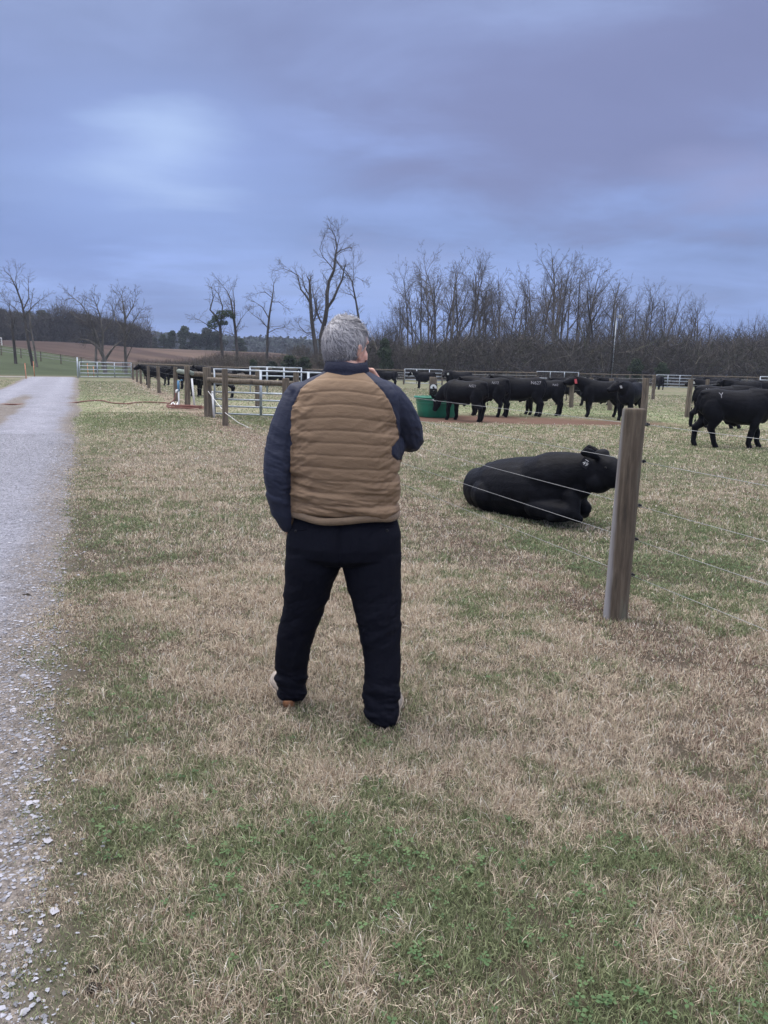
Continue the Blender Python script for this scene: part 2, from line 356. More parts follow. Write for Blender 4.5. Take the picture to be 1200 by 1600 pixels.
t.put(b.inputs['Base Color'], t.mix(1., at.outputs['Color'], cm.outputs[0], 'MULTIPLY')); b.inputs['Roughness'].default_value = .9
bn = t.new('ShaderNodeBump'); bn.inputs['Distance'].default_value = .012; bn.inputs['Strength'].default_value = .8
t.put(bn.inputs['Height'], t.math('ADD', t.math('MULTIPLY', vo.outputs['Distance'], -1.), t.math('MULTIPLY', sep2.outputs[0], .6))); t.l.new(bn.outputs[0], b.inputs['Normal'])
tag(link('gravel_road', mkmesh('gravel_road', np.stack([x, y, zz], 1), [q], True, gcol), gv), kind='structure')
# pale lane crossing at the far end
V = []; n_ = 60
for a in range(n_+1):
    px = -75+a*(48/n_); yy = 63.6+.03*(px+24)**1 if True else 0
    for dy in (-1.1, 1.1): V.append((px, yy+dy, float(height(px, yy+dy))+.03))
q = [[2*a, 2*a+2, 2*a+3, 2*a+1] for a in range(n_)]
tag(link('lane', mkmesh('lane', V, [q], True, np.tile([[.36, .34, .31]], (len(V), 1))), gv), kind='structure')
# loose stones
rng = np.random.RandomState(11)
OCT = np.array([[1, 0, 0], [.3, .9, .1], [-.8, .55, 0], [-.75, -.6, .1], [.35, -.95, 0], [.1, .1, .55], [-.1, 0, -.5]], float)
OT = np.array([[a, (a+1) % 5, 5] for a in range(5)]+[[(a+1) % 5, a, 6] for a in range(5)])
def stones(name, n, slo, shi, tfun, size, colr, label, cat):
    s = slo+(shi-slo)*rng.rand(n)**1.5; tt_ = tfun(n); x = RO[0]+RD[0]*s+RN[0]*tt_; y = RO[1]+RD[1]*s+RN[1]*tt_
    sz = size(n)*(1+.5*sst(np.hypot(x, y), 6, 14)); an = rng.rand(n)*6.28; ca, sa = np.cos(an), np.sin(an)
    v = OCT[None]*(1+.25*rng.randn(n, 7, 1))*sz[:, None, None]*np.stack([np.ones(n), .6+.4*rng.rand(n), .35+.4*rng.rand(n)], 1)[:, None]
    vx = v[..., 0]*ca[:, None]-v[..., 1]*sa[:, None]; vy = v[..., 0]*sa[:, None]+v[..., 1]*ca[:, None]
    tt_ = road_t(x, y); zb = np.maximum(road_surf(x, y, tt_, s)[1], height(x, y)+.004)
    zb = zb+sz*.15
    Vv = np.stack([vx+x[:, None], vy+y[:, None], v[..., 2]+zb[:, None]], -1).reshape(-1, 3)
    Ft = (OT[None]+np.arange(n)[:, None, None]*7).reshape(-1, 3)
    cc = np.array(colr)*(.55+.8*rng.rand(n, 1)); cc = np.repeat(cc, 7, 0)
    o = link(name, mkmesh(name, Vv, [Ft], False, cc), gst); tag(o, label, cat, kind='stuff')
gst = mat('stone_chip', (.3, .3, .3), .85, attr='col')
stones('gravel_chips', 120000, -7.2, 9, lambda n: -1.9*rng.rand(n)**.8+.02+.12*np.abs(rng.randn(n))*(rng.rand(n) < .25), lambda n: .0028+.008*rng.rand(n)**2.5, (.27, .275, .31), 'small grey crushed stone chips covering the farm track', 'gravel')
stones('edge_stones', 1300, -7.2, 6, lambda n: -.22+.15*rng.randn(n), lambda n: .005+.013*rng.rand(n)**3, (.30, .30, .33), 'pale flat stones scattered along the grassy edge of the track', 'stones')

# ================================================================== GRASS
def sample(n, r1, r2, amax=39):
    r = np.sqrt(rng.rand(n)*(r2*r2-r1*r1)+r1*r1); a = np.radians((rng.rand(n)*2-1)*amax); return r*np.sin(a), r*np.cos(a)
acc = {'dry_grass': [[], [], []], 'green_grass': [[], [], []]}
cnt = {'dry_grass': 0, 'green_grass': 0}
def blades(x, y, dry, L, W, tilt, colr):
    """each blade: two segments, five vertices"""
    n = len(x); a = rng.rand(n)*6.283; d = np.stack([np.cos(a), np.sin(a)], 1); z0 = height(x, y)-.004
    ph = rng.rand(n)*6.283; sd = np.stack([np.cos(ph), np.sin(ph), .3*rng.randn(n)], 1)
    t1 = tilt*.6; t2 = np.minimum(tilt*1.18, 1.50)
    p0 = np.stack([x, y, z0], 1)
    p1 = p0+np.stack([d[:, 0]*np.sin(t1), d[:, 1]*np.sin(t1), np.cos(t1)], 1)*(L*.5)[:, None]
    p2 = p1+np.stack([d[:, 0]*np.sin(t2), d[:, 1]*np.sin(t2), np.cos(t2)], 1)*(L*.5)[:, None]
    w = sd*(W*.5)[:, None]
    Vv = np.stack([p0-w, p0+w, p1-w*.85, p1+w*.85, p2], 1).reshape(-1, 3)
    o = np.arange(n)[:, None]*5+cnt[dry]
    acc[dry][0].append(Vv.astype(np.float32)); acc[dry][1].append((o+np.array([[0, 1, 3, 2]]), o+np.array([[2, 3, 4]])))
    acc[dry][2].append(np.repeat(colr, 5, 0).astype(np.float32)); cnt[dry] += 5*n
for (n, r1, r2) in ((410000, .9, 3.), (550000, 3., 6.), (470000, 6., 12.), (350000, 12., 25.), (220000, 25., 60.)):
    x, y = sample(n, r1, r2, 64 if r2 < 4 else (56 if r2 < 7 else 46)); r = np.hypot(x, y); g = greenness(x, y); bb = brownness(x, y); dd = dirt(x, y); tr_ = road_t(x, y); sr_ = road_s(x, y)
    tuft = fbm(x/.10, y/.10, 91, 3)
    nz = .12*(fbm(x/.45, y/.45, 81, 4)-.5)*2+.16*(fbm(x/2.2, y/2.2, 83, 2)-.5)*2
    edge = np.minimum(-tr_, tr_+RW)+nz*.8
    midp = .75*np.exp(-((tr_+RW*.52)/.42)**2)*(.4+1.2*fbm(x/1.3, y/1.3, 87, 3))*sst(-sr_, -32, -22)
    ok = ((edge < .02+.10*rng.rand(n)) & (rng.rand(n) > .35*np.exp(-((edge+.02)/.10)**2))) | ((midp > .42) & (rng.rand(n) < .5))
    ok &= rng.rand(n) > dd*1.1
    ok &= rng.rand(n) < .14+1.6*tuft-.30*bb*(r < 12)
    x, y, r, g, bb, tr_, tuft, edge = [q_[ok] for q_ in (x, y, r, g, bb, tr_, tuft, edge)]; n = len(x)
    isg = rng.rand(n) < np.clip(g*1.15-.08+.25*(rng.rand(n)-.5), .04, .93)
    short = np.exp(-(np.clip(tr_, 0, 9)/.45)**2); wmin = .0009*r
    k_ = isg; m2 = k_.sum(); u = rng.rand(m2)[:, None]
    cg = np.array([.105, .135, .065])*(1-u)+np.array([.31, .34, .19])*u; cg = cg*(.75+.5*rng.rand(m2, 1))
    blades(x[k_], y[k_], 'green_grass', (.020+.034*rng.rand(m2))*(1-.45*short[k_]), np.maximum(.0018+.0016*rng.rand(m2), wmin[k_]), .35+.85*rng.rand(m2), cg)
    k_ = ~isg; m2 = k_.sum(); u = rng.rand(m2)[:, None]
    cd = np.array([.31, .255, .19])*(1-u)+np.array([.74, .64, .50])*u
    rd = (rng.rand(m2, 1) < .12+.42*bb[k_][:, None]); cd = np.where(rd, np.array([.22, .150, .115])*(.7+.7*rng.rand(m2, 1)), cd)
    wh = (rng.rand(m2, 1) < .06); cd = np.where(wh, np.array([.74, .71, .64]), cd)
    L = (.020+.042*rng.rand(m2)**1.2)*(1-.5*short[k_])*(1-.45*bb[k_])*(.35+1.3*tuft[k_]); til = np.where(rng.rand(m2) < .38, 1.05+.4*rng.rand(m2), .15+.8*rng.rand(m2))
    L = np.where(til > 1.05, L*1.15, L)
    blades(x[k_], y[k_], 'dry_grass', L, np.maximum(.0015+.0014*rng.rand(m2), wmin[k_]*.9), til, cd)
def grassmat(name, tr=.25):
    m = bpy.data.materials.new(name); m.use_nodes = True; t = N(m.node_tree); b = t.n['Principled BSDF']
    a = t.new('ShaderNodeAttribute', attribute_name='col'); t.put(b.inputs['Base Color'], a.outputs['Color']); b.inputs['Roughness'].default_value = .75; b.inputs['Specular IOR Level'].default_value = .2
    tl = t.new('ShaderNodeBsdfTranslucent'); t.put(tl.inputs[0], a.outputs['Color']); mx = t.new('ShaderNodeMixShader'); mx.inputs[0].default_value = tr
    t.l.new(b.outputs[0], mx.inputs[1]); t.l.new(tl.outputs[0], mx.inputs[2]); t.l.new(mx.outputs[0], t.n['Material Output'].inputs[0]); return m
gmat = grassmat('grass_blade')
for nm, lab in (('dry_grass', 'dormant straw coloured grass covering the pasture'), ('green_grass', 'short green grass growing among the dead straw')):
    A = acc[nm]; V = np.vstack(A[0]); q = np.vstack([a[0] for a in A[1]]); tr = np.vstack([a[1] for a in A[1]]); cl = np.vstack(A[2])
    tag(link(nm, mkmesh(nm, V, [q, tr], False, cl), gmat), lab, 'grass', kind='stuff')
# clover
n = 84000; x, y = sample(n, 1.0, 8.5, 52); g = greenness(x, y); ok = (rng.rand(n) < (sst(g, .5, .95)*(.12+.8*fbm(x/.12, y/.12, 95, 2)))) & (road_t(x, y) > .25); x = x[ok]; y = y[ok]; n = len(x)
hh = .012+.028*rng.rand(n); z0 = height(x, y)+hh; sz = .0055+.0055*rng.rand(n); a0 = rng.rand(n)*6.28; Vv = []; 
for k3 in range(3):
    a = a0+k3*2.094; ca, sa = np.cos(a), np.sin(a); tl_ = .25*rng.randn(n)
    for (u, v_) in ((.08, 0), (.9, .62), (1.55, .0), (.9, -.62)):
        Vv.append(np.stack([x+(u*ca-v_*sa)*sz, y+(u*sa+v_*ca)*sz, z0+(tl_*u*.5+.12*abs(v_)+.1*v_)*sz], 1))
V = np.stack(Vv, 1).reshape(-1, 3); q = (np.array([[0, 1, 2, 3], [4, 5, 6, 7], [8, 9, 10, 11]])[None]+np.arange(n)[:, None, None]*12).reshape(-1, 4)
u = rng.rand(n, 1); cl = np.array([.060, .115, .050])*(1-u)+np.array([.13, .20, .09])*u; cl = np.repeat(cl, 12, 0)
tag(link('clover', mkmesh('clover', V, [q], False, cl), gmat), 'low green clover leaves in patches close to the viewer', 'clover', kind='stuff')
# ================================================================== TREES
def prisms(segs, m):
    A = np.array(segs, float); p0 = A[:, 0:3]; p1 = A[:, 3:6]; ra = A[:, 6]; rb = A[:, 7]
    T = p1-p0; T /= np.linalg.norm(T, axis=1)[:, None]+1e-9; ref = np.where(np.abs(T[:, 2:3]) < .9, np.array([[0, 0, 1.]]), np.array([[1., 0, 0]]))
    a = np.cross(T, ref); a /= np.linalg.norm(a, axis=1)[:, None]+1e-9; b = np.cross(T, a); an = np.arange(m)*2*math.pi/m
    ring = np.cos(an)[None, :, None]*a[:, None]+np.sin(an)[None, :, None]*b[:, None]
    V = np.concatenate([p0[:, None]+ring*ra[:, None, None], (p1+T*.15*rb[:, None])[:, None]+ring*rb[:, None, None]], 1).reshape(-1, 3)
    j = np.arange(m); jn = (j+1) % m; q = np.stack([j, jn, m+jn, m+j], -1)[None]+np.arange(len(A))[:, None, None]*2*m
    return V, q.reshape(-1, 4)
def grow(R, out, p, d, L, r, lvl, pr):
    n = max(2, int(round(L/pr['seg'][lvl]))); st = L/n; tap = pr['taper'][lvl]; mx = pr['max']
    for i in range(n):
        d = d+np.array([R.gauss(0, 1), R.gauss(0, 1), R.gauss(0, 1)])*pr['wob'][lvl]; d[2] += pr['up'][lvl]; d = d/math.sqrt(d@d)
        q = p+d*st; ra = r*(1-tap*i/n); rb = r*(1-tap*(i+1)/n); out[lvl].append((*p, *q, ra, rb)); p = q; f = (i+1)/n
        if lvl < mx and f > pr['start'][lvl]:
            kids = pr['kids'][lvl]; kn = int(kids)+(R.random() < kids-int(kids))
            for _ in range(kn):
                an = math.radians(R.gauss(pr['ang'][lvl], 10)); ax = np.array([R.gauss(0, 1), R.gauss(0, 1), R.gauss(0, 1)]); ax = ax-d*(ax@d); ax /= math.sqrt(ax@ax)
                dd = d*math.cos(an)+ax*math.sin(an)
                grow(R, out, p, dd, L*pr['ratio'][lvl]*(1.15-.65*f)*R.uniform(.65, 1.25), min(rb*.75, r*pr['rr'][lvl]), lvl+1, pr)
FOREST = dict(seg=[1.1, .8, .5, .4, .3], taper=[.8, .85, .85, .8, .7], wob=[.055, .10, .16, .2, .25], up=[.02, .05, .05, .03, .02], start=[.30, .18, .12, .1, 1], kids=[1.25, 1.15, 1.35, 1.0, 0], ang=[34, 36, 40, 42, 40], ratio=[.42, .48, .55, .6, .5], rr=[.5, .5, .5, .55, .5], max=4)
SPREAD = dict(seg=[.7, .7, .5, .4, .3], taper=[.6, .8, .85, .8, .7], wob=[.08, .16, .2, .22, .25], up=[.01, .03, .03, .02, .02], start=[.28, .15, .12, .1, 1], kids=[1.6, 1.4, 1.5, 1.1, 0], ang=[55, 46, 44, 44, 40], ratio=[.58, .5, .55, .6, .5], rr=[.5, .5, .5, .55, .5], max=4)
SPROUT = dict(FOREST, wob=[.1, .16, .2, .25, .25], up=[.02, .035, .03, .02, 0])
def tree_meshes(seed, h, r, pr, polys=None, dens=1., lean=0., minr=.013):
    R = random.Random(seed); out = [[] for _ in range(5)]
    if polys is None:
        grow(R, out, np.array([0, 0, -.3]), np.array([lean, 0, 1.]), h*.93, r, 0, pr)
    else:
        for pl in polys:
            for a, b in zip(pl[:-1], pl[1:]):
                A = np.array(a[:3]); B = np.array(b[:3]); d = B-A; L = np.linalg.norm(d); d = d/L
                out[0].append((*A, *B, a[3], b[3])); n = max(1, int(L/.55*dens*1.0))
                for i in range(n):
                    f = R.random(); rr_ = a[3]*(1-f)+b[3]*f
                    if A[2]*(1-f)+B[2]*f < h*.30 or rr_ > .42: continue
                    ax = np.array([R.gauss(0, 1), R.gauss(0, 1), R.gauss(0, 1)*.6]); ax = ax-d*(ax@d); ax /= math.sqrt(ax@ax); an = math.radians(R.gauss(45, 12))
                    grow(R, out, A+(B-A)*f, d*math.cos(an)+ax*math.sin(an), R.uniform(.9, 2.6)*h/14, min(.05, rr_*.6), 2, pr)
                if b is pl[-1]:
                    for _ in range(4): grow(R, out, B, d+np.array([R.gauss(0, .35), R.gauss(0, .35), R.gauss(0, .2)]), R.uniform(1., 2.2)*h/14, b[3]*.8, 2, pr)
    tv, tq = prisms(out[0], 8); cs = out[1]
    c2 = [(*s[:6], max(s[6], minr), max(s[7], minr*.8)) for l in (2, 3, 4) for s in out[l]]
    Vs, Qs, o = [], [], 0
    for segs, m in ((cs, 5), (c2, 3)):
        if segs:
            v, q = prisms(segs, m); Vs.append(v); Qs.append(q+o); o += len(v)
    return mkmesh('trunk', tv, [tq], True), mkmesh('crown', np.vstack(Vs), [np.vstack(Qs)], True)
def leaf_mass(R, clumps, n, size, flat=.5):
    """leaf-sized faces spread through clumps (centre, radii)"""
    w_ = np.array([c[1][0]*c[1][1] for c in clumps]); w_ = w_/w_.sum(); idx = R.choice(len(clumps), n, p=w_)
    cc = np.array([c[0] for c in clumps])[idx]; rd = np.array([c[1] for c in clumps])[idx]
    d = R.randn(n, 3); d /= np.linalg.norm(d, axis=1)[:, None]; rad = (.45+.65*R.rand(n)**.6)[:, None]; p = cc+d*rd*rad
    a = R.randn(n, 3); a /= np.linalg.norm(a, axis=1)[:, None]; b = np.cross(a, R.randn(n, 3)); b /= np.linalg.norm(b, axis=1)[:, None]
    s = size*(.5+R.rand(n, 1)); V = np.stack([p-a*s, p-b*s*flat, p+a*s, p+b*s*flat], 1).reshape(-1, 3)
    return V, np.arange(n*4).reshape(-1, 4)
def put_tree(name, tm, cm, x, y, sc_, rz, label, group=None, mt='bark', zz=None, cat='tree', cmt='twig'):
    o = empty(name, (x, y, float(height(x, y)) if zz is None else zz), rz); o.scale = sc_ if not np.isscalar(sc_) else (sc_,)*3
    link('trunk', tm, MAT[mt], o); link('crown', cm, MAT[cmt], o)
    return tag(o, label, cat, group)
# ---- distinct trees, their limbs following the photograph, at their own distance and size
def px_tree(seed, Y, base, polys, label, h, dens=1., mt='bark', pr=SPROUT, name='bare_tree', depth=1.2):
    R = random.Random(seed+99); b0 = P(*base, Y); bx = b0[0]; bz = float(height(bx, Y)); PL = []
    for k3, pl in enumerate(polys):
        off = R.uniform(-depth, depth)*(k3 > 0); L = []
        for i, (px, py, rd) in enumerate(pl):
            p = P(px, py, Y); L.append([p[0]-bx, off*i/len(pl)*1.5+R.uniform(-.15, .15)*(i > 0), p[2]-bz, rd])
        if k3 == 0: L[0][2] = -.3; L[0][1] = 0
        PL.append(L)
    tm, cm = tree_meshes(seed, h, .2, pr, PL, dens)
    return put_tree(name, tm, cm, bx, Y, 1., 0, label, None, mt)
px_tree(1, 105, (500, 600), [[(502, 600, .34), (495, 560, .30), (491, 530, .27), (487, 500, .25), (485, 470, .22), (484, 444, .15)],
    [(485, 474, .14), (478, 462, .12), (470, 452, .10), (467, 440, .08), (465, 430, .06), (455, 424, .045), (444, 420, .03)],
    [(484, 462, .10), (477, 452, .07), (472, 437, .05)], [(488, 505, .12), (494, 492, .1), (492, 470, .07), (489, 455, .05)],
    [(490, 520, .07), (478, 520, .05), (468, 510, .04), (466, 505, .03)]], 'bare tree with a broken topped trunk left of the tallest bare tree above the man', 14, 1.1)
px_tree(2, 106, (503, 600), [[(505, 600, .38), (503, 560, .36), (502, 525, .34), (508, 500, .30), (511, 480, .27), (511, 460, .24), (514, 440, .2), (522, 422, .17), (524, 400, .12), (527, 385, .08), (523, 368, .05), (519, 362, .03)],
    [(511, 482, .2), (521, 468, .17), (528, 452, .15), (535, 438, .12), (538, 425, .08)], [(524, 398, .08), (532, 391, .07), (540, 388, .05)], [(522, 422, .08), (514, 412, .06), (505, 402, .045), (500, 390, .03), (503, 380, .02)],
    [(524, 405, .06), (534, 420, .05), (542, 430, .04)], [(503, 505, .14), (497, 495, .1), (494, 480, .08)], [(527, 385, .05), (530, 372, .035), (529, 362, .02)]], 'tallest bare tree with a forked trunk rising just left of the man\'s head', 12.5, 1.5)
px_tree(3, 108, (570, 600), [[(572, 600, .22), (566, 540, .2), (560, 495, .15), (556, 470, .12), (550, 440, .08), (541, 424, .05), (532, 416, .03)], [(556, 470, .05), (551, 462, .04), (543, 460, .03)], [(550, 440, .04), (556, 432, .03), (564, 436, .02)], [(551, 445, .04), (553, 425, .03), (552, 410, .02)]], 'slim bare tree leaning left behind the man\'s head', 14, .9)
px_tree(4, 112, (414, 600), [[(415, 600, .22), (417, 560, .2), (418, 520, .17), (421, 493, .14), (424, 475, .11), (427, 455, .07), (428, 444, .03)], [(420, 497, .08), (410, 480, .06), (400, 473, .03)], [(418, 512, .07), (408, 500, .05), (397, 492, .03)], [(419, 520, .06), (432, 514, .04), (444, 512, .03)], [(424, 472, .05), (436, 472, .04), (446, 480, .02)], [(425, 465, .05), (414, 456, .04), (404, 458, .02)]], 'small bare tree with tiered limbs standing between the mistletoe trees and the tallest tree', 12, .95, pr=dict(SPROUT, up=[0, 0, 0, 0, 0]))
px_tree(5, 115, (345, 598), [[(350, 598, .24), (346, 540, .22), (344, 510, .2), (334, 490, .14), (328, 484, .1), (333, 465, .07), (331, 450, .04)], [(344, 510, .12), (349, 480, .09), (343, 460, .05)], [(344, 520, .08), (325, 508, .06), (312, 500, .03)]], 'bare tree carrying a dark clump of evergreen growth near mid height', 13, .9)
px_tree(6, 116, (368, 598), [[(371, 598, .24), (370, 545, .22), (367, 510, .2), (364, 490, .15), (361, 470, .1), (355, 455, .06), (349, 448, .03)], [(367, 505, .1), (367, 475, .07), (365, 455, .03)], [(368, 515, .06), (376, 500, .05), (384, 490, .02)]], 'bare tree with a straight trunk right of the one with the evergreen clump', 13, .9)
px_tree(7, 95, (52, 574), [[(52, 574, .2), (46, 540, .18), (38, 500, .15), (34, 475, .12), (27, 452, .09), (16, 432, .04)], [(36, 485, .08), (42, 465, .06), (40, 445, .03)], [(38, 495, .07), (52, 478, .05), (62, 470, .03)], [(30, 462, .06), (26, 440, .04), (30, 428, .02)], [(38, 498, .05), (22, 480, .04), (8, 470, .02)]], 'tall bare tree leaning left on the green bank at the far left', 12, 1.1)
px_tree(8, 94, (57, 574), [[(58, 574, .15), (53, 545, .13), (48, 515, .1), (46, 490, .07), (50, 470, .04)], [(49, 520, .05), (40, 512, .03)], [(47, 498, .05), (60, 490, .03)]], 'pale slender bare tree beside the tall leaning tree on the green bank', 9, 1., 'bark_light')
px_tree(9, 96, (25, 573), [[(25, 573, .2), (22, 545, .18), (20, 520, .14), (19, 500, .08), (15, 480, .05)], [(20, 515, .06), (28, 500, .04)], [(20, 520, .06), (8, 505, .03)]], 'short dark ivy clad tree at the left on the green bank', 8, 1.2)
px_tree(10, 88, (163, 585), [[(165, 590, .26), (163, 560, .24), (157, 546, .2), (148, 538, .15), (138, 532, .1), (126, 530, .05)], [(164, 562, .18), (172, 550, .12), (180, 540, .08), (190, 532, .04)], [(159, 549, .16), (150, 520, .12), (142, 495, .08), (130, 475, .05), (116, 463, .03)], [(160, 552, .14), (162, 520, .1), (158, 490, .07), (152, 468, .03)], [(150, 525, .08), (135, 505, .06), (112, 492, .04), (100, 480, .02)], [(152, 590, .2), (151, 560, .16), (150, 535, .1), (142, 510, .06)], [(161, 520, .07), (176, 498, .05), (182, 478, .02)]], 'wide spreading bare tree with crooked low limbs behind the far left gate', 10, 2.8, 'bark_light', pr=dict(SPREAD, wob=[.1, .16, .2, .25, .25]))
px_tree(11, 90, (196, 588), [[(197, 590, .2), (196, 560, .18), (195, 530, .14), (196, 500, .11), (193, 478, .07), (190, 462, .03)], [(196, 530, .1), (210, 505, .07), (222, 490, .03)], [(195, 520, .09), (180, 500, .06), (172, 480, .03)], [(196, 500, .07), (208, 478, .05), (212, 464, .02)], [(198, 560, .07), (206, 545, .04), (211, 532, .02)]], 'rounded bare tree right of the spreading one above the far left gate', 10, 2.8, 'bark_light', pr=dict(SPREAD, wob=[.1, .16, .2, .25, .25]))
# ---- the bare woods behind the pens
FV = [tree_meshes(100+k3, 16, .21, dict(FOREST, kids=[.95+.15*(k3 % 3), 1.25, 1.45, 1.0, 0], start=[.34+.06*(k3 % 3), .18, .12, .1, 1], ang=[28+4*(k3 % 3), 36, 40, 42, 40])) for k3 in range(7)]
SV = [tree_meshes(200+k3, 9, .16, SPREAD) for k3 in range(3)]
rt = random.Random(4)
tops = [(628, 455), (640, 398), (650, 425), (662, 402), (672, 395), (688, 376), (694, 400), (708, 404), (722, 392), (735, 385), (745, 392), (757, 390), (768, 402), (780, 408), (790, 420), (802, 428), (815, 432), (828, 420), (842, 408), (855, 395), (868, 386), (878, 380), (888, 384), (898, 392), (909, 398), (920, 402), (932, 405), (945, 415), (957, 425), (970, 440), (983, 447), (997, 440), (1010, 436), (1022, 432), (1035, 440), (1048, 452), (1062, 462), (1076, 455), (1090, 458), (1102, 468), (1114, 478), (1135, 512), (1152, 505), (1168, 498), (1186, 492), (1200, 496), (1218, 490), (1240, 480), (604, 492), (590, 500), (1128, 500), (1262, 470), (1290, 460), (578, 505)]
lab = {640: 'leftmost tall bare tree of the woods right of the man\'s head', 688: 'tall thick trunked bare tree rising highest at the left end of the woods', 735: 'tall bare tree above the bull with its head in the green tub', 878: 'tallest bare tree in the middle of the woods above the red tagged bull', 1022: 'bare tree rising right of the light pole', 1186: 'rounded bare tree at the right edge of the woods', 604: 'low bare tree just right of the man\'s head'}
for i, (px, py) in enumerate(tops):
    Y = 106+rt.uniform(0, 16); p = P(px, py, Y); gz = float(height(p[0], Y)); hh = p[2]-gz
    tm, cm = FV[i % 7] if hh > 9 else SV[i % 3]
    bh = max(v.co[2] for v in cm.vertices) if i < 0 else None
    key = 'h'+cm.name
    if key not in MAT:
        a = np.empty(len(cm.vertices)*3, np.float32); cm.vertices.foreach_get('co', a); MAT[key] = float(a[2::3].max())
    s = hh/MAT[key]; wide = s*rt.uniform(.85, 1.1) if hh > 9 else s
    put_tree('bare_tree', tm, cm, p[0], Y, (wide, wide, s), rt.uniform(0, 6.28), lab.get(px, 'slender leafless tree standing in the woods behind the pens'), 'bare trees of the woods', 'bark_light' if i % 4 == 0 else 'bark')
for i in range(36):      # a second, shorter row behind
    px = 600+i*18+rt.uniform(-6, 6); Y = rt.uniform(126, 150); env = np.interp(px, [600, 690, 740, 810, 880, 960, 1020, 1100, 1130, 1260], [500, 425, 420, 455, 420, 450, 462, 495, 525, 515])
    p = P(px, env+rt.uniform(-4, 22), Y); gz = float(height(p[0], Y)); tm, cm = FV[(i*3+1) % 7]; s = (p[2]-gz)/MAT['h'+cm.name]
    put_tree('bare_tree', tm, cm, p[0], Y, (s, s, s), rt.uniform(0, 6.28), 'slender leafless tree standing in the woods behind the pens', 'bare trees of the woods')
# ---- undergrowth: nobody could count it
R = np.random.RandomState(8)
def brush(n, xf, yr, hf, L, W):
    y = yr[0]+(yr[1]-yr[0])*R.rand(n); px = xf[0]+(xf[1]-xf[0])*R.rand(n); x = (px-600)/F*y*1.0
    zt = hf(px, x)*(R.rand(n)**.75); z0 = height(x, y)+zt; d = R.randn(n, 3)*np.array([.55, .55, .5])+np.array([0, 0, .55]); d /= np.linalg.norm(d, axis=1)[:, None]
    l = L*(.4+R.rand(n, 1)); sd = np.cross(d, R.randn(n, 3)); sd /= np.linalg.norm(sd, axis=1)[:, None]; w_ = W*(.4+.9*R.rand(n, 1)); p = np.stack([x, y, z0], 1)
    mid = p+d*l*.5+R.randn(n, 3)*.08*l; return np.stack([p-sd*w_, p+sd*w_, mid-sd*w_*.7, mid+sd*w_*.7, p+d*l], 1).reshape(-1, 3)
hf = lambda px, x: np.interp(px, [560, 620, 700, 800, 900, 1000, 1100, 1300], [3.8, 4.6, 5.2, 5.6, 5.6, 5.8, 5.8, 5.6])*(.60+.8*fbm(x/3.5+40, x*0+3, 5, 3))
V = brush(120000, (540, 1330), (98, 138), hf, 1.6, .017); n = len(V)//5; o = np.arange(n)[:, None]*5
V2 = brush(14000, (540, 1330), (97, 120), lambda px, x: hf(px, x)*.95, 4.0, .03)
V = np.vstack([V, V2]); n = len(V)//5; o = np.arange(n)[:, None]*5
cl = np.array([.072, .066, .062])*(.5+.9*R.rand(n, 1)); cl = np.where(R.rand(n, 1) < .07, np.array([.17, .15, .125]), cl); cl = np.where(R.rand(n, 1) < .10, np.array([.050, .062, .030]), cl)
bm_ = mat('undergrowth', (.1, .1, .1), .95, attr='col', spec=.1)
tag(link('undergrowth', mkmesh('undergrowth', V, [o+np.array([[0, 1, 3, 2]]), o+np.array([[2, 3, 4]])], False, np.repeat(cl, 5, 0)), bm_), 'tangled brown leafless brush filling the foot of the woods', 'brush', kind='stuff')
V = brush(26000, (215, 560), (100, 118), lambda px, x: np.interp(px, [215, 300, 340, 420, 480, 560], [.5, 1.2, 2.6, 2.4, 3.6, 3.8])*(.4+1.2*fbm(x/2.+9, x*0+1, 6, 3)), 1.1, .016); n = len(V)//5; o = np.arange(n)[:, None]*5
cl = np.array([.085, .073, .064])*(.5+.9*R.rand(n, 1)); cl = np.where(R.rand(n, 1) < .15, np.array([.055, .065, .035]), cl)
tag(link('scrub', mkmesh('scrub', V, [o+np.array([[0, 1, 3, 2]]), o+np.array([[2, 3, 4]])], False, np.repeat(cl, 5, 0)), bm_), 'thin brown scrub along the near edge of the ploughed field', 'brush', kind='stuff')
V = brush(26000, (-90, 236), (212, 219), lambda px, x: np.interp(px, [-90, 100, 200, 236], [9.5, 8.5, 7., 4.])*(.45+.9*fbm(x/6.+9, x*0+1, 6, 3)), 3.0, .04); n = len(V)//5; o = np.arange(n)[:, None]*5
cl = np.array([.060, .055, .050])*(.5+.9*R.rand(n, 1)); cl = np.where(R.rand(n, 1) < .12, np.array([.15, .14, .12]), cl)
tag(link('hedgerow', mkmesh('hedgerow', V, [o+np.array([[0, 1, 3, 2]]), o+np.array([[2, 3, 4]])], False, np.repeat(cl, 5, 0)), bm_), 'grey leafless thicket at the top of the ploughed field', 'brush', kind='stuff')
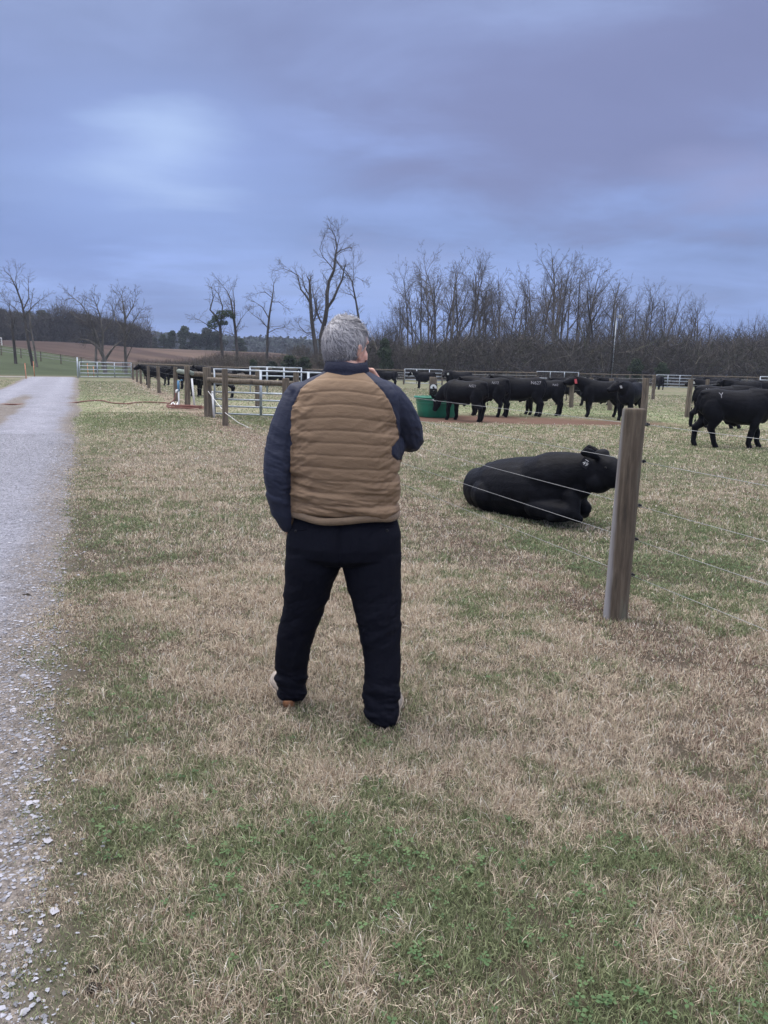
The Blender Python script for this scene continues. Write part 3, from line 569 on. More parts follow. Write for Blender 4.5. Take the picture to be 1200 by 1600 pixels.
# ---- evergreens
def evergreen(seed, h, rad, n, size, low=.12):
    R = np.random.RandomState(seed); cl = []
    for i in range(22):
        f = low+(1-low)*R.rand(); prof = math.sin(min(1., (1.05-f)*1.25)*math.pi/2)*rad; a = R.rand()*6.28; q = prof*.62*math.sqrt(R.rand())
        s = rad*(.24+.2*R.rand()); cl.append(((q*math.cos(a), q*math.sin(a), h*f-s*.5), (s, s, s*.8)))
    V, Q = leaf_mass(R, cl, n, size); out = [[]]; 
    tm = MB().tube([(0, 0, -.3), (.05, 0, h*.4), (0, .1, h*.85)], [.22*h/9, .16*h/9, .05], 7).mesh('trunk')
    return tm, mkmesh('crown', V, [Q], False)
EV = [evergreen(300+k3, 10, 3.6+.5*(k3 % 3), 5200, .26) for k3 in range(4)]
def put_ev(px, py, Y, wd, label, group, cmt='pine', k=0, name='evergreen_tree'):
    p = P(px, py, Y); gz = float(height(p[0], Y)); h = p[2]-gz; tm, cm = EV[k % 4]; s = h/10.2; w_ = wd*Y/F/2/3.9
    return put_tree(name, tm, cm, p[0], Y, (w_, w_, s), rt.uniform(0, 6.28), label, group, cmt=cmt)
for i, (px, py, w_) in enumerate([(-30, 470, 60), (0, 478, 45), (22, 484, 42), (45, 486, 40), (68, 482, 44), (92, 490, 42), (118, 495, 44), (142, 492, 40), (166, 497, 44), (188, 500, 42), (205, 505, 40), (222, 515, 38), (10, 492, 50), (55, 495, 50), (105, 500, 50), (155, 505, 50), (-60, 468, 60)]):
    put_ev(px, py, 222+12*(i % 3), w_, 'dark rounded evergreen in the wood beyond the ploughed field on the left', 'evergreens beyond the ploughed field', 'pine' if i % 3 else 'leaf_dark', i)
for px, py, w_, lb in [(255, 522, 24, 'small dark evergreen just right of the left wood beyond the field'), (268, 515, 26, 'dark evergreen left of the domed one beyond the field'), (287, 509, 34, 'domed dark evergreen standing out beyond the ploughed field'), (305, 519, 30, 'broad dark evergreen right of the domed one'), (322, 510, 30, 'dark evergreen behind the mistletoe tree'), (338, 516, 34, 'wide dark evergreen behind the trunk of the mistletoe tree'), (375, 528, 34, 'low dark evergreen behind the straight trunked bare tree'), (240, 526, 20, 'lowest dark evergreen at the gap in the far trees')]:
    put_ev(px, py, 232, w_, lb, None, 'pine', px)
R = np.random.RandomState(77)
# bare trees mixed into the left wood
for i in range(16):
    px = -30+i*18+rt.uniform(-5, 5); Y = 214+rt.uniform(0, 8); p = P(px, 492+rt.uniform(-12, 16)+px*.05, Y); gz = float(height(p[0], Y)); tm, cm = SV[i % 3]
    key = 'h'+cm.name
    if key not in MAT: MAT[key] = 8.5
    s = (p[2]-gz)/MAT[key]; put_tree('bare_tree', tm, cm, p[0], Y, s, rt.uniform(0, 6.28), 'grey bare tree among the evergreens beyond the ploughed field', 'bare trees beyond the ploughed field')
# clump of evergreen growth in the bare tree
o = px_clump = None
def leaf_obj(name, px, py, Y, clumps, n, size, label, cat, mt, seed=1):
    p = P(px, py, Y); gz = float(height(p[0], Y)); R_ = np.random.RandomState(seed); V, Q = leaf_mass(R_, clumps, n, size)
    return tag(link(name, mkmesh(name, V, [Q], False), MAT[mt], None, (p[0], Y, gz if cat != 'mistletoe' else p[2])), label, cat)
leaf_obj('mistletoe', 346, 492, 114.6, [((0, 0, 0), (.75, .7, .65)), ((1., 0, .2), (.65, .6, .5)), ((-.9, 0, -.5), (.5, .5, .5)), ((.3, 0, -1.1), (.6, .5, .35)), ((-1.3, 0, -1.4), (.8, .6, .6)), ((1.6, .2, -.2), (.4, .4, .4))], 2600, .10, 'dark green evergreen clump growing high in the bare tree left of the man', 'mistletoe', 'mistletoe', 3)
for px, py, w_, lb, mt in [(425, 562, 30, 'rounded dark green shrub left of the broken topped tree, behind the pens', 'leaf_dark'), (452, 553, 40, 'large glossy green shrub behind the pens left of the tallest tree', 'leaf_mid'), (476, 556, 36, 'green shrub at the foot of the broken topped tree', 'leaf_mid'), (396, 560, 26, 'small dark shrub at the foot of the tiered bare tree', 'leaf_dark'), (603, 528, 40, 'dark evergreen bush right of the man\'s head', 'leaf_dark'), (995, 560, 40, 'low evergreen bush in the brush right of the light pole', 'leaf_mid'), (1035, 566, 36, 'low evergreen bush above the far tube gate', 'leaf_mid')]:
    put_ev(px, py, 96 if px > 30 else 96.5, w_, lb, None, mt, px, 'evergreen_shrub')
# far wooded ridge
n = 42000; y = R.uniform(480, 620, n); px = R.uniform(180, 700, n); x = (px-600)/F*y; zt = (12.5+3*fbm(x/22, y/22, 4, 3)*2)*R.rand(n)**.6+2.
a = R.randn(n, 3); b = R.randn(n, 3); a /= np.linalg.norm(a, axis=1)[:, None]; b /= np.linalg.norm(b, axis=1)[:, None]; p = np.stack([x, y, height(x, y)+zt-4], 1); s = .7+R.rand(n, 1)
V = np.stack([p-a*s, p-b*s, p+a*s, p+b*s], 1).reshape(-1, 3); cl = np.repeat(np.array([.045, .06, .05])*(.6+.7*R.rand(n, 1)), 4, 0)
tag(link('far_wood', mkmesh('far_wood', V, [np.arange(n*4).reshape(-1, 4)], False, cl), bm_), 'distant bluish wooded ridge closing the horizon', 'wood', kind='stuff')

# ---- damp air
hb_ = MB().box((0, 0, 14), (950, 950, 15.5)).mesh('haze', False)
hm_ = bpy.data.materials.new('haze'); hm_.use_nodes = True; t = N(hm_.node_tree); t.n.remove(t.n['Principled BSDF']); pv = t.new('ShaderNodeVolumePrincipled'); pv.inputs['Color'].default_value = (.72, .80, 1., 1); pv.inputs['Density'].default_value = .00034; pv.inputs['Anisotropy'].default_value = .2
t.l.new(pv.outputs[0], t.n['Material Output'].inputs['Volume']); tag(link('haze', hb_, hm_), 'thin damp winter air over the whole farm', 'haze', kind='stuff')
# ================================================================== FENCES, GATES, THINGS OF THE YARD
rp = random.Random(9)
def post_mb(h, r, seed=0, lean=(0, 0), m=18):
    R = random.Random(seed); mb = MB(); ks = [-.35, 0, .12, h*.25, h*.5, h*.75, h-.03, h-.008, h]; ph = [R.uniform(-.03, .03) for _ in range(m)]
    rings = []
    for i, zz in enumerate(ks):
        s = [1.03, 1.03, 1.01, 1, .985, .97, .96, .945, .90][i]
        rings.append([[lean[0]*zz+r*s*(1+ph[j]+R.uniform(-.008, .008))*math.cos(j*2*math.pi/m), lean[1]*zz+r*s*(1+ph[j])*math.sin(j*2*math.pi/m), zz] for j in range(m)])
    return mb.rings(rings)
# weathered wood of the nearest post; a paler grey strip runs down its left side
nm = bpy.data.materials.new('post_wood'); nm.use_nodes = True; t = N(nm.node_tree); b = t.n['Principled BSDF']; tc = t.new('ShaderNodeTexCoord'); ob = tc.outputs['Object']
g1 = t.noise(t.mapping(ob, (14, 14, 1.1)), 3, 6, .65, .4); g2 = t.noise(t.mapping(ob, (5, 5, .8)), 1.6, 4, .6, .5)
c1 = t.ramp(g1, [(.25, (.030, .024, .018)), (.5, (.090, .070, .050)), (.75, (.17, .138, .10))])
c1 = t.mix(t.mapr(g2, .5, .68, 0, .55), c1, (.15, .165, .125))
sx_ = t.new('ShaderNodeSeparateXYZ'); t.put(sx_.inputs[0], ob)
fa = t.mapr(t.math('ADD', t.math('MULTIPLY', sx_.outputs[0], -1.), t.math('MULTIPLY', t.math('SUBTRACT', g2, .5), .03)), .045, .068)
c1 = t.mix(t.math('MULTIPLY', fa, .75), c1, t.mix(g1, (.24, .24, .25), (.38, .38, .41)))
t.put(b.inputs['Base Color'], c1); b.inputs['Roughness'].default_value = .9
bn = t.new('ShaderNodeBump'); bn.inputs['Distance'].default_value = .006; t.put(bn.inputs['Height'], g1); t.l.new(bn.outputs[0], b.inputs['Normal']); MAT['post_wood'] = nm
def wire_pts(a, b, sag, n=14):
    return [a+(b-a)*i/n+np.array([0, 0, -4*sag*(i/n)*(1-i/n)]) for i in range(n+1)]
def onfence(px, py, w=0.):
    """ground point of the fence line seen under a pixel"""
    p = G(px, py); s = (p[0]-FO[0])*FD[0]+(p[1]-FO[1])*FD[1]; return s
fence = empty('wire_fence', (FO[0], FO[1], 0))
tag(fence, 'long wire fence of round wooden posts, its biggest post standing beside the lying bull', 'fence')
sN = [-9., -4.2, 0.]+[5.2, 9.3]; marks = [(352, 665), (325, 652), (298, 636), (283, 627), (252, 614), (238, 606), (225, 600), (214, 597), (205, 594)]
sM = [onfence(*m) for m in marks]
allp = [(s, .062, 1.33) for s in sN if s != 0.]+[(s, r_, h_) for s, r_, h_ in zip(sM, (.075, .12, .10, .085, .085, .08, .08, .08, .08), (1.42, 1.42, 1.42, 1.36, 1.32, 1.30, 1.30, 1.28, 1.28))]
def fpt(s, z=0., w=0.): return np.array([FD[0]*s+FN[0]*w, FD[1]*s+FN[1]*w, z])
# the big near post
pt = P(990, 638, 4.83); pb = np.array([1.52, 4.8, 0]); hp = pt[2]
lean = ((pt[0]-pb[0])/hp, .01)
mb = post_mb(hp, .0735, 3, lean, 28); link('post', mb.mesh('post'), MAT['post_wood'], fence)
hz = [P(965, py, 4.9)[2] for py in (661, 718, 786, 838, 893)]
for i, (s, r_, h_) in enumerate(allp):
    p = fpt(s); link('post', post_mb(h_, r_, 20+i, (rp.uniform(-.02, .02), rp.uniform(-.02, .02))).mesh('post'), MAT['wood'], fence, (p[0], p[1], float(height(p[0]+FO[0], p[1]+FO[1]))))
mb_i = [MB() for _ in hz]
for k3, z_ in enumerate(hz):
    mb = MB(); keys = sorted([-9.]+[-4.2, 0, 5.2, 9.3]+sM)
    for a, b_ in zip(keys[:-1], keys[1:]):
        mb.tube(wire_pts(fpt(a, z_, .085), fpt(b_, z_, .085), .006*(b_-a)/5), .0015, 5)
    mb.build('wire', MAT['wire'], fence)
    ins = MB(); c_ = fpt(0, z_, .08); c_[0] += lean[0]*z_; ins.tube([c_+np.array([-.01, 0, .0]), c_+np.array([.035, 0, 0])], [.008, .007], 8); ins.box(c_+np.array([.02, 0, 0]), (.004, .010, .011)); ins.build('insulator', MAT['black_plastic'], fence)
# slack electric lead
mb = MB(); pts = [P(*q_) for q_ in [(325, 611, 22.2), (338, 628, 21.5), (352, 645, 19.5), (372, 660, 19.2), (395, 671, 19.), (420, 678, 18.6), (445, 682, 18.2), (480, 686, 17.6)]]
mb.tube([p-np.array([FO[0], FO[1], 0]) for p in pts], .007, 6); mb.build('slack_lead', MAT['white_paint'], fence)
# bracing rails of the fence
def rail(a, b, r1, r2, name, mt, parent, off=(0, 0)):
    mb = MB(); n = 8; pts = [a+(b-a)*i/n+np.array([0, 0, .008*math.sin(i*2.1)]) for i in range(n+1)]; rr_ = [r1+(r2-r1)*i/n for i in range(n+1)]
    mb.tube([p-np.array([off[0], off[1], 0]) for p in pts], rr_, 12); return mb.build(name, MAT[mt], parent)
rail(P(279, 580, 31.1), P(300, 583, 27.3), .09, .085, 'brace_rail', 'wood_green', fence, FO)
# cross brace fences (wood rails and their posts)
def timber(name, base, posts, rails, label, mt='wood'):
    o = empty(name, (base[0], base[1], 0)); tag(o, label, 'fence')
    for (p, h_, r_) in posts: link('post', post_mb(h_, r_, int(abs(p[0]*100)) % 97, (rp.uniform(-.02, .02), 0)).mesh('post'), MAT[mt], o, (p[0]-base[0], p[1]-base[1], float(height(p[0], p[1]))))
    for (a, b_, r1, r2, m2) in rails: rail(a, b_, r1, r2, 'rail', m2, o, base)
    return o
p462 = P(462, 640, 22.0); p402 = G(402, 635)
timber('brace_fence', (p462[0], p462[1]), [((p462[0], p462[1]), 1.36, .085)], [(P(325, 594, 22.25), P(462, 600, 21.95), .085, .075, 'wood')], 'round timber brace rail from the thick fence post to a post hidden behind the man')
timber('brace_fence', (p402[0], p402[1]), [((p402[0], p402[1]), 1.42, .085)], [(P(299, 584, 27.4), P(403, 590, 28.8), .085, .08, 'wood')], 'long timber brace rail behind the near gate ending at a lone post')
# tube gates
def gate(name, p0, p1, z0, z1, bars, label, mt='galv', r=.024, sag=0., braces=(.32, .66), gaps=None):
    p0 = np.array(p0[:2]); p1 = np.array(p1[:2]); L = np.linalg.norm(p1-p0); d = (p1-p0)/L
    o = empty(name, (p0[0], p0[1], float(height(p0[0], p0[1]))), math.atan2(d[1], d[0])); tag(o, label, 'gate')
    zs = np.linspace(z0, z1, bars) if gaps is None else z0+(z1-z0)*np.array(gaps)
    for q in zs: MB().tube([(0, 0, q), (L/2, 0, q-sag*.5), (L, 0, q-sag)], r, 8).build('rail', MAT[mt], o)
    for e, sg in ((0, 0), (L, sag)): MB().tube([(e, 0, z0-.02-sg), (e, 0, z1+.02-sg)], r*1.05, 8).build('stile', MAT[mt], o)
    for f_ in braces: MB().box((L*f_, -.028, (z0+z1)/2-sag*f_), (.038, .006, (z1-z0)/2+.01)).build('brace', MAT[mt], o)
    return o
a = P(336, 651, 22.6); b_ = a+np.array([4.3, .25, 0])
gate('tube_gate', a, b_, .10, 1.37, 6, 'galvanised six bar tube gate beside the thick fence post, partly behind the man', sag=.05, braces=(.31, .63), gaps=[0, .17, .33, .49, .68, 1.])
ww = empty('white_pipe', (G(338, 653)[0], G(338, 653)[1], 0)); tag(ww, 'white upright plastic pipe standing at the hinge end of the near gate', 'pipe')
MB().tube([(-.06, 0, -.05), (-.1, 0, .72)], .03, 10).build('pipe', MAT['white_plastic'], ww); MB().ball((-.1, 0, .73), .036).build('pipe_cap', MAT['white_plastic'], ww)
a = G(125, 592); b_ = G(206, 592.5)
gate('tube_gate', a, b_, .12, 1.30, 5, 'galvanised tube gate closing the far end of the grass beside the track', sag=0, r=.035, braces=(.33, .66))
MB_ = MB(); MB_.tube([(0, 0, -.2), (0, 0, 1.72)], .055, 10); o = MB_.build('gate_post', MAT['galv'], None, loc=(a[0]-.15, a[1], 0)); tag(o, 'tall white metal post at the left end of the far gate by the track', 'post')
a = P(391, 600, 34); gate('tube_gate', (a[0], 34), (P(470, 600, 34)[0], 34.2), .3, 1.42, 4, 'pale tube gate behind the lone brace post in the left pens', 'galv', .028, braces=(.33, .66))
a = P(1187, 600, 62); gate('tube_gate', (a[0], 62), (a[0]+4.2, 62), .15, 1.45, 6, 'white tube gate at the right edge of the view behind the pens', 'galv', .035)
a = P(1025, 600, 84); gate('tube_gate', (a[0], 84), (P(1080, 600, 84)[0], 84), .15, 1.4, 5, 'tube gate in the far fence above the lone distant bull', 'galv', .035)
a = P(632, 600, 74); gate('tube_gate', (a[0], 74), (P(690, 600, 74)[0], 74), .15, 1.45, 5, 'tube gate in the far fence just right of the man\'s shoulder', 'galv', .035)
a = P(838, 600, 80); gate('tube_gate', (a[0], 80), (P(903, 600, 80)[0], 80), .8, 1.45, 2, 'pale two bar tube gate in the far fence above the side branded bulls', 'galv', .035)
# far rail fences
def rail_fence(name, A, B, n, h, label, rails=3, mt='wood', thin=.03):
    A = np.array(A[:2], float); B = np.array(B[:2], float); o = empty(name, (A[0], A[1], 0)); tag(o, label, 'fence')
    ps = [A+(B-A)*i/n for i in range(n+1)]
    for i, p in enumerate(ps): link('post', post_mb(h, .075, i, m=10).mesh('post'), MAT[mt], o, (p[0]-A[0], p[1]-A[1], float(height(p[0], p[1]))))
    for k3 in range(rails):
        q = h-.06-k3*(h-.25)/max(1, rails); MB().tube([(p[0]-A[0], p[1]-A[1]-.09, q+float(height(p[0], p[1]))) for p in ps], thin if k3 else thin*1.5, 6).build('rail', MAT[mt if k3 == 0 else 'galv_old'], o)
    return o
def gx(px, Y): return (P(px, 590, Y)[0], Y)
rail_fence('rail_fence', gx(560, 74), gx(631, 74), 5, 1.38, 'weathered rail and post fence far right of the man\'s shoulder, left of the far gate', 5)
rail_fence('rail_fence', gx(691, 74), gx(838, 78), 9, 1.38, 'far rail fence behind the green tub and feeding bulls', 4)
rail_fence('rail_fence', gx(985, 84), gx(1024, 84), 2, 1.4, 'short far rail fence between the light pole and the distant tube gate', 3)
rail_fence('rail_fence', gx(1081, 84), gx(1186, 82), 6, 1.45, 'far rail fence behind the group of distant bulls on the right', 4)
rail_fence('rail_fence', gx(903, 82), gx(984, 84), 4, 1.38, 'far rail fence at the foot of the light pole', 3)
rail_fence('rail_fence', gx(208, 66), gx(560, 62), 18, 1.3, 'low rail fence behind the bulls on the left, partly behind the man', 4)
rail_fence('board_fence', (-61, 108), (-25, 98), 12, 1.3, 'dark board fence along the foot of the green bank at the far left', 3)
rail_fence('rail_fence', (-52, 97), (-60, 122), 6, 1.2, 'white rail fence climbing the bank at the left edge of the view', 3, 'white_paint', .05)
# divider fences in the pens
def strand_fence(name, A, B, n, h, zs, label, rad=.08, ends=True):
    A = np.array(A[:2], float); B = np.array(B[:2], float); o = empty(name, (A[0], A[1], 0)); tag(o, label, 'fence'); ps = [A+(B-A)*i/n for i in range(n+1)]
    for i, p in enumerate(ps): link('post', post_mb(h, rad*(1 if i in (0, n) else .85), i+50, (rp.uniform(-.03, .03), 0), 12).mesh('post'), MAT['wood'], o, (p[0]-A[0], p[1]-A[1], float(height(p[0], p[1]))))
    for z_ in zs: MB().tube([(p[0]-A[0], p[1]-A[1]+.08, z_+float(height(p[0], p[1]))) for p in ps], .003, 4).build('wire', MAT['wire'], o)
    return o
A = G(1004, 664); B = G(1020, 625); dv = strand_fence('divider_fence', A, B, 1, 1.42, (.35, .7, 1.0, 1.25), 'leaning pen divider posts and wires right behind the bull facing us', .1)
A = G(892, 637); B = G(936, 640); strand_fence('divider_fence', A, A+(B-A)*1.36, 2, 1.30, (.4, .75, 1.1), 'divider posts behind the red tagged bull', .1)
A = G(892, 637); rl = timber('brace_fence', (A[0]-1., A[1]-.1), [], [(P(866, 601, A[1]-.1), P(895, 602, A[1]-.1), .085, .085, 'wood')], 'stub of timber rail between two bulls, at the red tagged bull\'s nose')
A = G(1073, 652); strand_fence('divider_fence', (A[0], A[1]), (A[0]+4.6, A[1]+8), 2, 1.38, (.4, .8, 1.15), 'divider post behind the tail of the rear branded bull on the right', .09)
# post with the number 9
A = G(675, 648); np_ = empty('number_post', (A[0], A[1], 0)); tag(np_, 'wooden post with a black plate numbered 9 behind the green tub', 'post')
h9 = P(675, 589, A[1])[2]; link('post', post_mb(h9, .135, 7, (0, 0)).mesh('post'), MAT['wood'], np_)
z9 = P(676, 609, A[1])[2]; pl = MB().box((.01, -.145, z9), (.125, .006, .20)).build('number_plate', MAT['black_plastic'], np_)
def text_mesh(body, size, depth=.001):
    cu_ = bpy.data.curves.new('t', 'FONT'); cu_.body = body; cu_.size = size; cu_.align_x = 'CENTER'; cu_.align_y = 'CENTER'; cu_.extrude = depth
    o = bpy.data.objects.new('t', cu_); C.objects.link(o); dg = bpy.context.evaluated_depsgraph_get(); me = bpy.data.meshes.new_from_object(o.evaluated_get(dg)); bpy.data.objects.remove(o); me.materials.clear(); return me
def bold(body, size, d=.02):
    me = text_mesh(body, size); V = np.empty(len(me.vertices)*3, np.float32); me.vertices.foreach_get('co', V); V = V.reshape(-1, 3)
    me.vertices.foreach_set('co', V.ravel()); return me
cu_ = bpy.data.curves.new('t', 'FONT'); cu_.body = '9'; cu_.size = .44; cu_.offset = .012; cu_.align_x = 'CENTER'; cu_.align_y = 'CENTER'; cu_.extrude = .003
o = bpy.data.objects.new('t', cu_); C.objects.link(o); dg = bpy.context.evaluated_depsgraph_get(); me = bpy.data.meshes.new_from_object(o.evaluated_get(dg)); bpy.data.objects.remove(o)
me.materials.clear(); o = link('numeral', me, MAT['white_paint'], pl, (.01, -.156, z9)); o.rotation_euler = (math.pi/2, 0, 0)
# green feed tub
A = G(692, 655); tb = empty('feed_tub', (A[0]-.12, A[1]+1.15, 0)); tag(tb, 'round dark green plastic feed tub a bull is eating from', 'tub'); prof = [(.60, .0), (.62, .03), (.66, .3), (.70, .52), (.715, .58), (.715, .62)]
def lathe(prof, m=40, ax=(1, 1)): return np.array([[[r_*math.cos(a_)*ax[0], r_*math.sin(a_)*ax[1], z_] for a_ in np.arange(m)*2*math.pi/m] for r_, z_ in prof])
MB().rings(lathe(prof+[(.69, .62), (.67, .5), (.60, .08), (.1, .07)])).build('bowl', MAT['tub_green'], tb)
mb = MB(); mb.rings(lathe([(.712, .60), (.765, .60), (.77, .625), (.765, .655), (.69, .655), (.685, .60)])).build('rim', MAT['tub_green'], tb)
mb = MB(); mb.rings(lathe([(.688, .44), (.705, .445), (.705, .47), (.69, .475)])).build('band', MAT['tub_green'], tb)
mb = MB(); R = np.random.RandomState(2)
MB().rings(np.array([[[r_*math.cos(a_), r_*math.sin(a_), z_+.02*math.sin(a_*3+r_*9)] for a_ in np.arange(24)*2*math.pi/24] for r_, z_ in ((.63, .33), (.4, .38), (.15, .40))])).build('feed', mat('feed', (.20, .13, .07), .95, .4, 40, .01, 60), tb)
# light pole
Yp = 101.; A = P(953, 592, Yp); B = P(962.5, 484, Yp); gz = float(height(A[0], Yp)); po = empty('light_pole', (A[0], Yp, gz)); tag(po, 'leaning wooden light pole with a pale conduit and lamp, standing before the woods', 'pole')
L_ = B[2]-gz; lx = B[0]-A[0]; MB().tube([(0, 0, -.3), (lx*.5, 0, L_*.5), (lx, 0, L_)], [.16, .14, .11], 10).build('pole', MAT['black_plastic'], po)
MB().tube([(.16, -.1, .1), (lx*.85+.14, -.1, L_*.86)], .075, 8).build('conduit', MAT['galv'], po)
mb = MB(); mb.tube([(lx*.9, 0, L_*.9), (lx*.9+.55, -.1, L_*.93)], .04, 6); mb.build('lamp_arm', MAT['galv_old'], po)
lh = MB(); lh.rings(lathe([(.05, .25), (.16, .2), (.2, 0), (.26, -.12), (.22, -.14), (.03, -.13)], 12)+np.array([lx*.9+.6, -.1, L_*.90])); lh.build('lamp', MAT['galv_old'], po)
# orange marker stakes
for px, py, h_, lb in ((41, 592, .75, 'orange marker stake, left one at the left side of the track end'), (54, 589, .8, 'orange marker stake, right one at the left side of the track end'), (138, 589.5, .75, 'pale orange stake behind the left part of the far gate'), (147, 588, .62, 'short orange stake behind the middle of the far gate')):
    A = G(px, py) if py < 595 else G(px, py); Y = min(A[1], 64+(592-py)*1.2); p = P(px, py, Y); z_ = float(height(p[0], Y)); m_ = MB(); m_.tube([(0, 0, -.1), (-.03, 0, h_*1.5)], .035, 8); m_.box((-.03, 0, h_*1.52), (.04, .02, .05))
    tag(m_.build('marker_stake', MAT['orange'], None, loc=(p[0], Y, z_)), lb, 'stake')
# hydrant, hose
A = fpt(sM[2])+np.array([FO[0], FO[1], 0]); hy = empty('yard_hydrant', (A[0]-.26, A[1]-.18, 0)); tag(hy, 'blue and white water hydrant beside the fence post with the coiled hose', 'hydrant')
MB().tube([(0, 0, -.1), (0, 0, .55)], .028, 8).build('standpipe', MAT['white_plastic'], hy); MB().tube([(0, 0, .55), (0, 0, .92)], .045, 8).build('head', MAT['blue_metal'], hy)
MB().tube([(0, 0, .85), (.12, -.05, .95), (.16, -.06, .93)], .018, 6).build('handle', MAT['blue_metal'], hy); MB().tube([(0, 0, .6), (-.05, -.1, .58), (-.06, -.12, .5)], .03, 8).build('spout', MAT['white_plastic'], hy)
pp = fpt(sM[2])+np.array([FO[0]+.22, FO[1]-.1, 0]); tag(MB().tube([(.05, 0, 0), (-.03, 0, 1.0)], .035, 8).build('plastic_pipe', MAT['white_plastic'], None, loc=pp), 'white plastic pipe leaning on the post with the coiled hose', 'pipe')
hs = empty('garden_hose', (G(298, 637)[0], G(298, 637)[1], 0)); tag(hs, 'reddish brown hose coiled at the fence post and stretched across the track', 'hose')
hb = np.array(hs.location)
def gpt(px, py, dz=.025):
    p = G(px, py); p[2] = float(height(p[0], p[1]))+dz+(.03 if road_t(p[0], p[1]) < 0 else 0); return p-hb
mb = MB(); pts = [gpt(*q_) for q_ in ((-45, 634), (0, 632.5), (30, 632), (60, 631.5), (95, 631), (118, 630.3), (130, 628.5), (145, 627.2), (160, 627.3), (172, 630), (180, 631), (200, 631.5), (215, 629.5), (235, 629), (262, 630.5), (280, 634), (296, 638))]
def spline(pts, n=8):
    pts = np.array(pts); out = []; Q = np.vstack([2*pts[0]-pts[1], pts, 2*pts[-1]-pts[-2]])
    for i in range(1, len(Q)-2):
        for f_ in np.arange(n)/n: out.append(.5*((2*Q[i])+(-Q[i-1]+Q[i+1])*f_+(2*Q[i-1]-5*Q[i]+4*Q[i+1]-Q[i+2])*f_**2+(-Q[i-1]+3*Q[i]-3*Q[i+1]+Q[i+2])*f_**3))
    out.append(pts[-1]); return np.array(out)
mb.tube(spline(pts), .022, 6); mb.build('hose_run', MAT['rubber'], hs)
mb = MB(); cc = gpt(292, 640); pts = []
for i in range(90): a_ = i*.42; rr_ = .36+.16*math.sin(i*.31)+.08*math.sin(i*1.7); pts.append(cc+np.array([rr_*math.cos(a_)*1.15, rr_*math.sin(a_)*.9, .02+.0012*i]))
mb.tube(spline(pts, 3), .013, 6); mb.build('hose_coil', MAT['rubber'], hs)
mb = MB(); pts = [gpt(266, 636), gpt(270, 632, .08), gpt(275, 634), gpt(280, 630, .1), gpt(276, 637)]; mb.tube(spline(pts), .02, 6); mb.build('pale_hose', MAT['white_plastic'], hs)
mb = MB(); pts = [hb*0+np.array(hy.location)-hb+np.array([-.06, -.12, .5]), np.array(hy.location)-hb+np.array([-.12, -.2, .25]), np.array(hy.location)-hb+np.array([-.35, -.3, .05]), cc+np.array([-.3, 0, .03])]; mb.tube(spline(pts), .02, 6); mb.build('hose_end', MAT['rubber'], hs)
# droppings by the track
for i, (px, py, s) in enumerate(((143, 1520, .015), (150, 1548, .016), (488, 0, 0))):
    if s == 0: continue
    p = G(px, py); R = random.Random(i); m_ = MB(); [m_.ball((R.uniform(-s, s), R.uniform(-s, s)*.7, s*.4), (s*.6, s*.5, s*.45), 9, 6) for _ in range(5)]
    tag(m_.build('dung_clod', MAT['dung'], None, loc=(p[0], p[1], float(height(p[0], p[1])))), ['small dark clod in the grass near the bottom left, upper of two', 'small dark clod in the grass near the bottom left, lower of two'][i], 'dung')
m_ = MB(); p = G(38, 935); m_.tube([(-.05, 0, .0), (.02, .01, .012), (.06, 0, 0)], [.012, .016, .008], 7); tag(m_.build('bark_scrap', MAT['dung'], None, loc=(p[0], p[1], float(height(p[0], p[1]))-.02+.03)), 'dark scrap lying on the gravel of the track', 'debris')
# ================================================================== BULLS
bm2 = bpy.data.materials.new('black_hide'); bm2.use_nodes = True; t = N(bm2.node_tree); b = t.n['Principled BSDF']; tc = t.new('ShaderNodeTexCoord'); ob = tc.outputs['Object']
t.put(b.inputs['Base Color'], t.mix(t.mapr(t.noise(ob, 5, 5, .6), .35, .7), (.0040, .0044, .0062), (.0085, .0092, .0125))); b.inputs['Roughness'].default_value = .55; b.inputs['Specular IOR Level'].default_value = .085
b.inputs['Sheen Weight'].default_value = .0; b.inputs['Sheen Roughness'].default_value = .45
bn = t.new('ShaderNodeBump'); bn.inputs['Distance'].default_value = .012; bn.inputs['Strength'].default_value = .7; t.put(bn.inputs['Height'], t.math('ADD', t.noise(t.mapping(ob, (1, 1, 2)), 9, 6, .6, .6), t.math('MULTIPLY', t.noise(t.mapping(ob, (3, 3, 1)), 60, 3, .6), .25))); t.l.new(bn.outputs[0], b.inputs['Normal']); MAT['hide'] = bm2
mat('hoof', (.03, .026, .024), .7, .3, 20)
mat('tan_skin', (.25, .17, .13), .6, .2, 20)
def nrm(v): v = np.array(v, float); return v/np.linalg.norm(v)
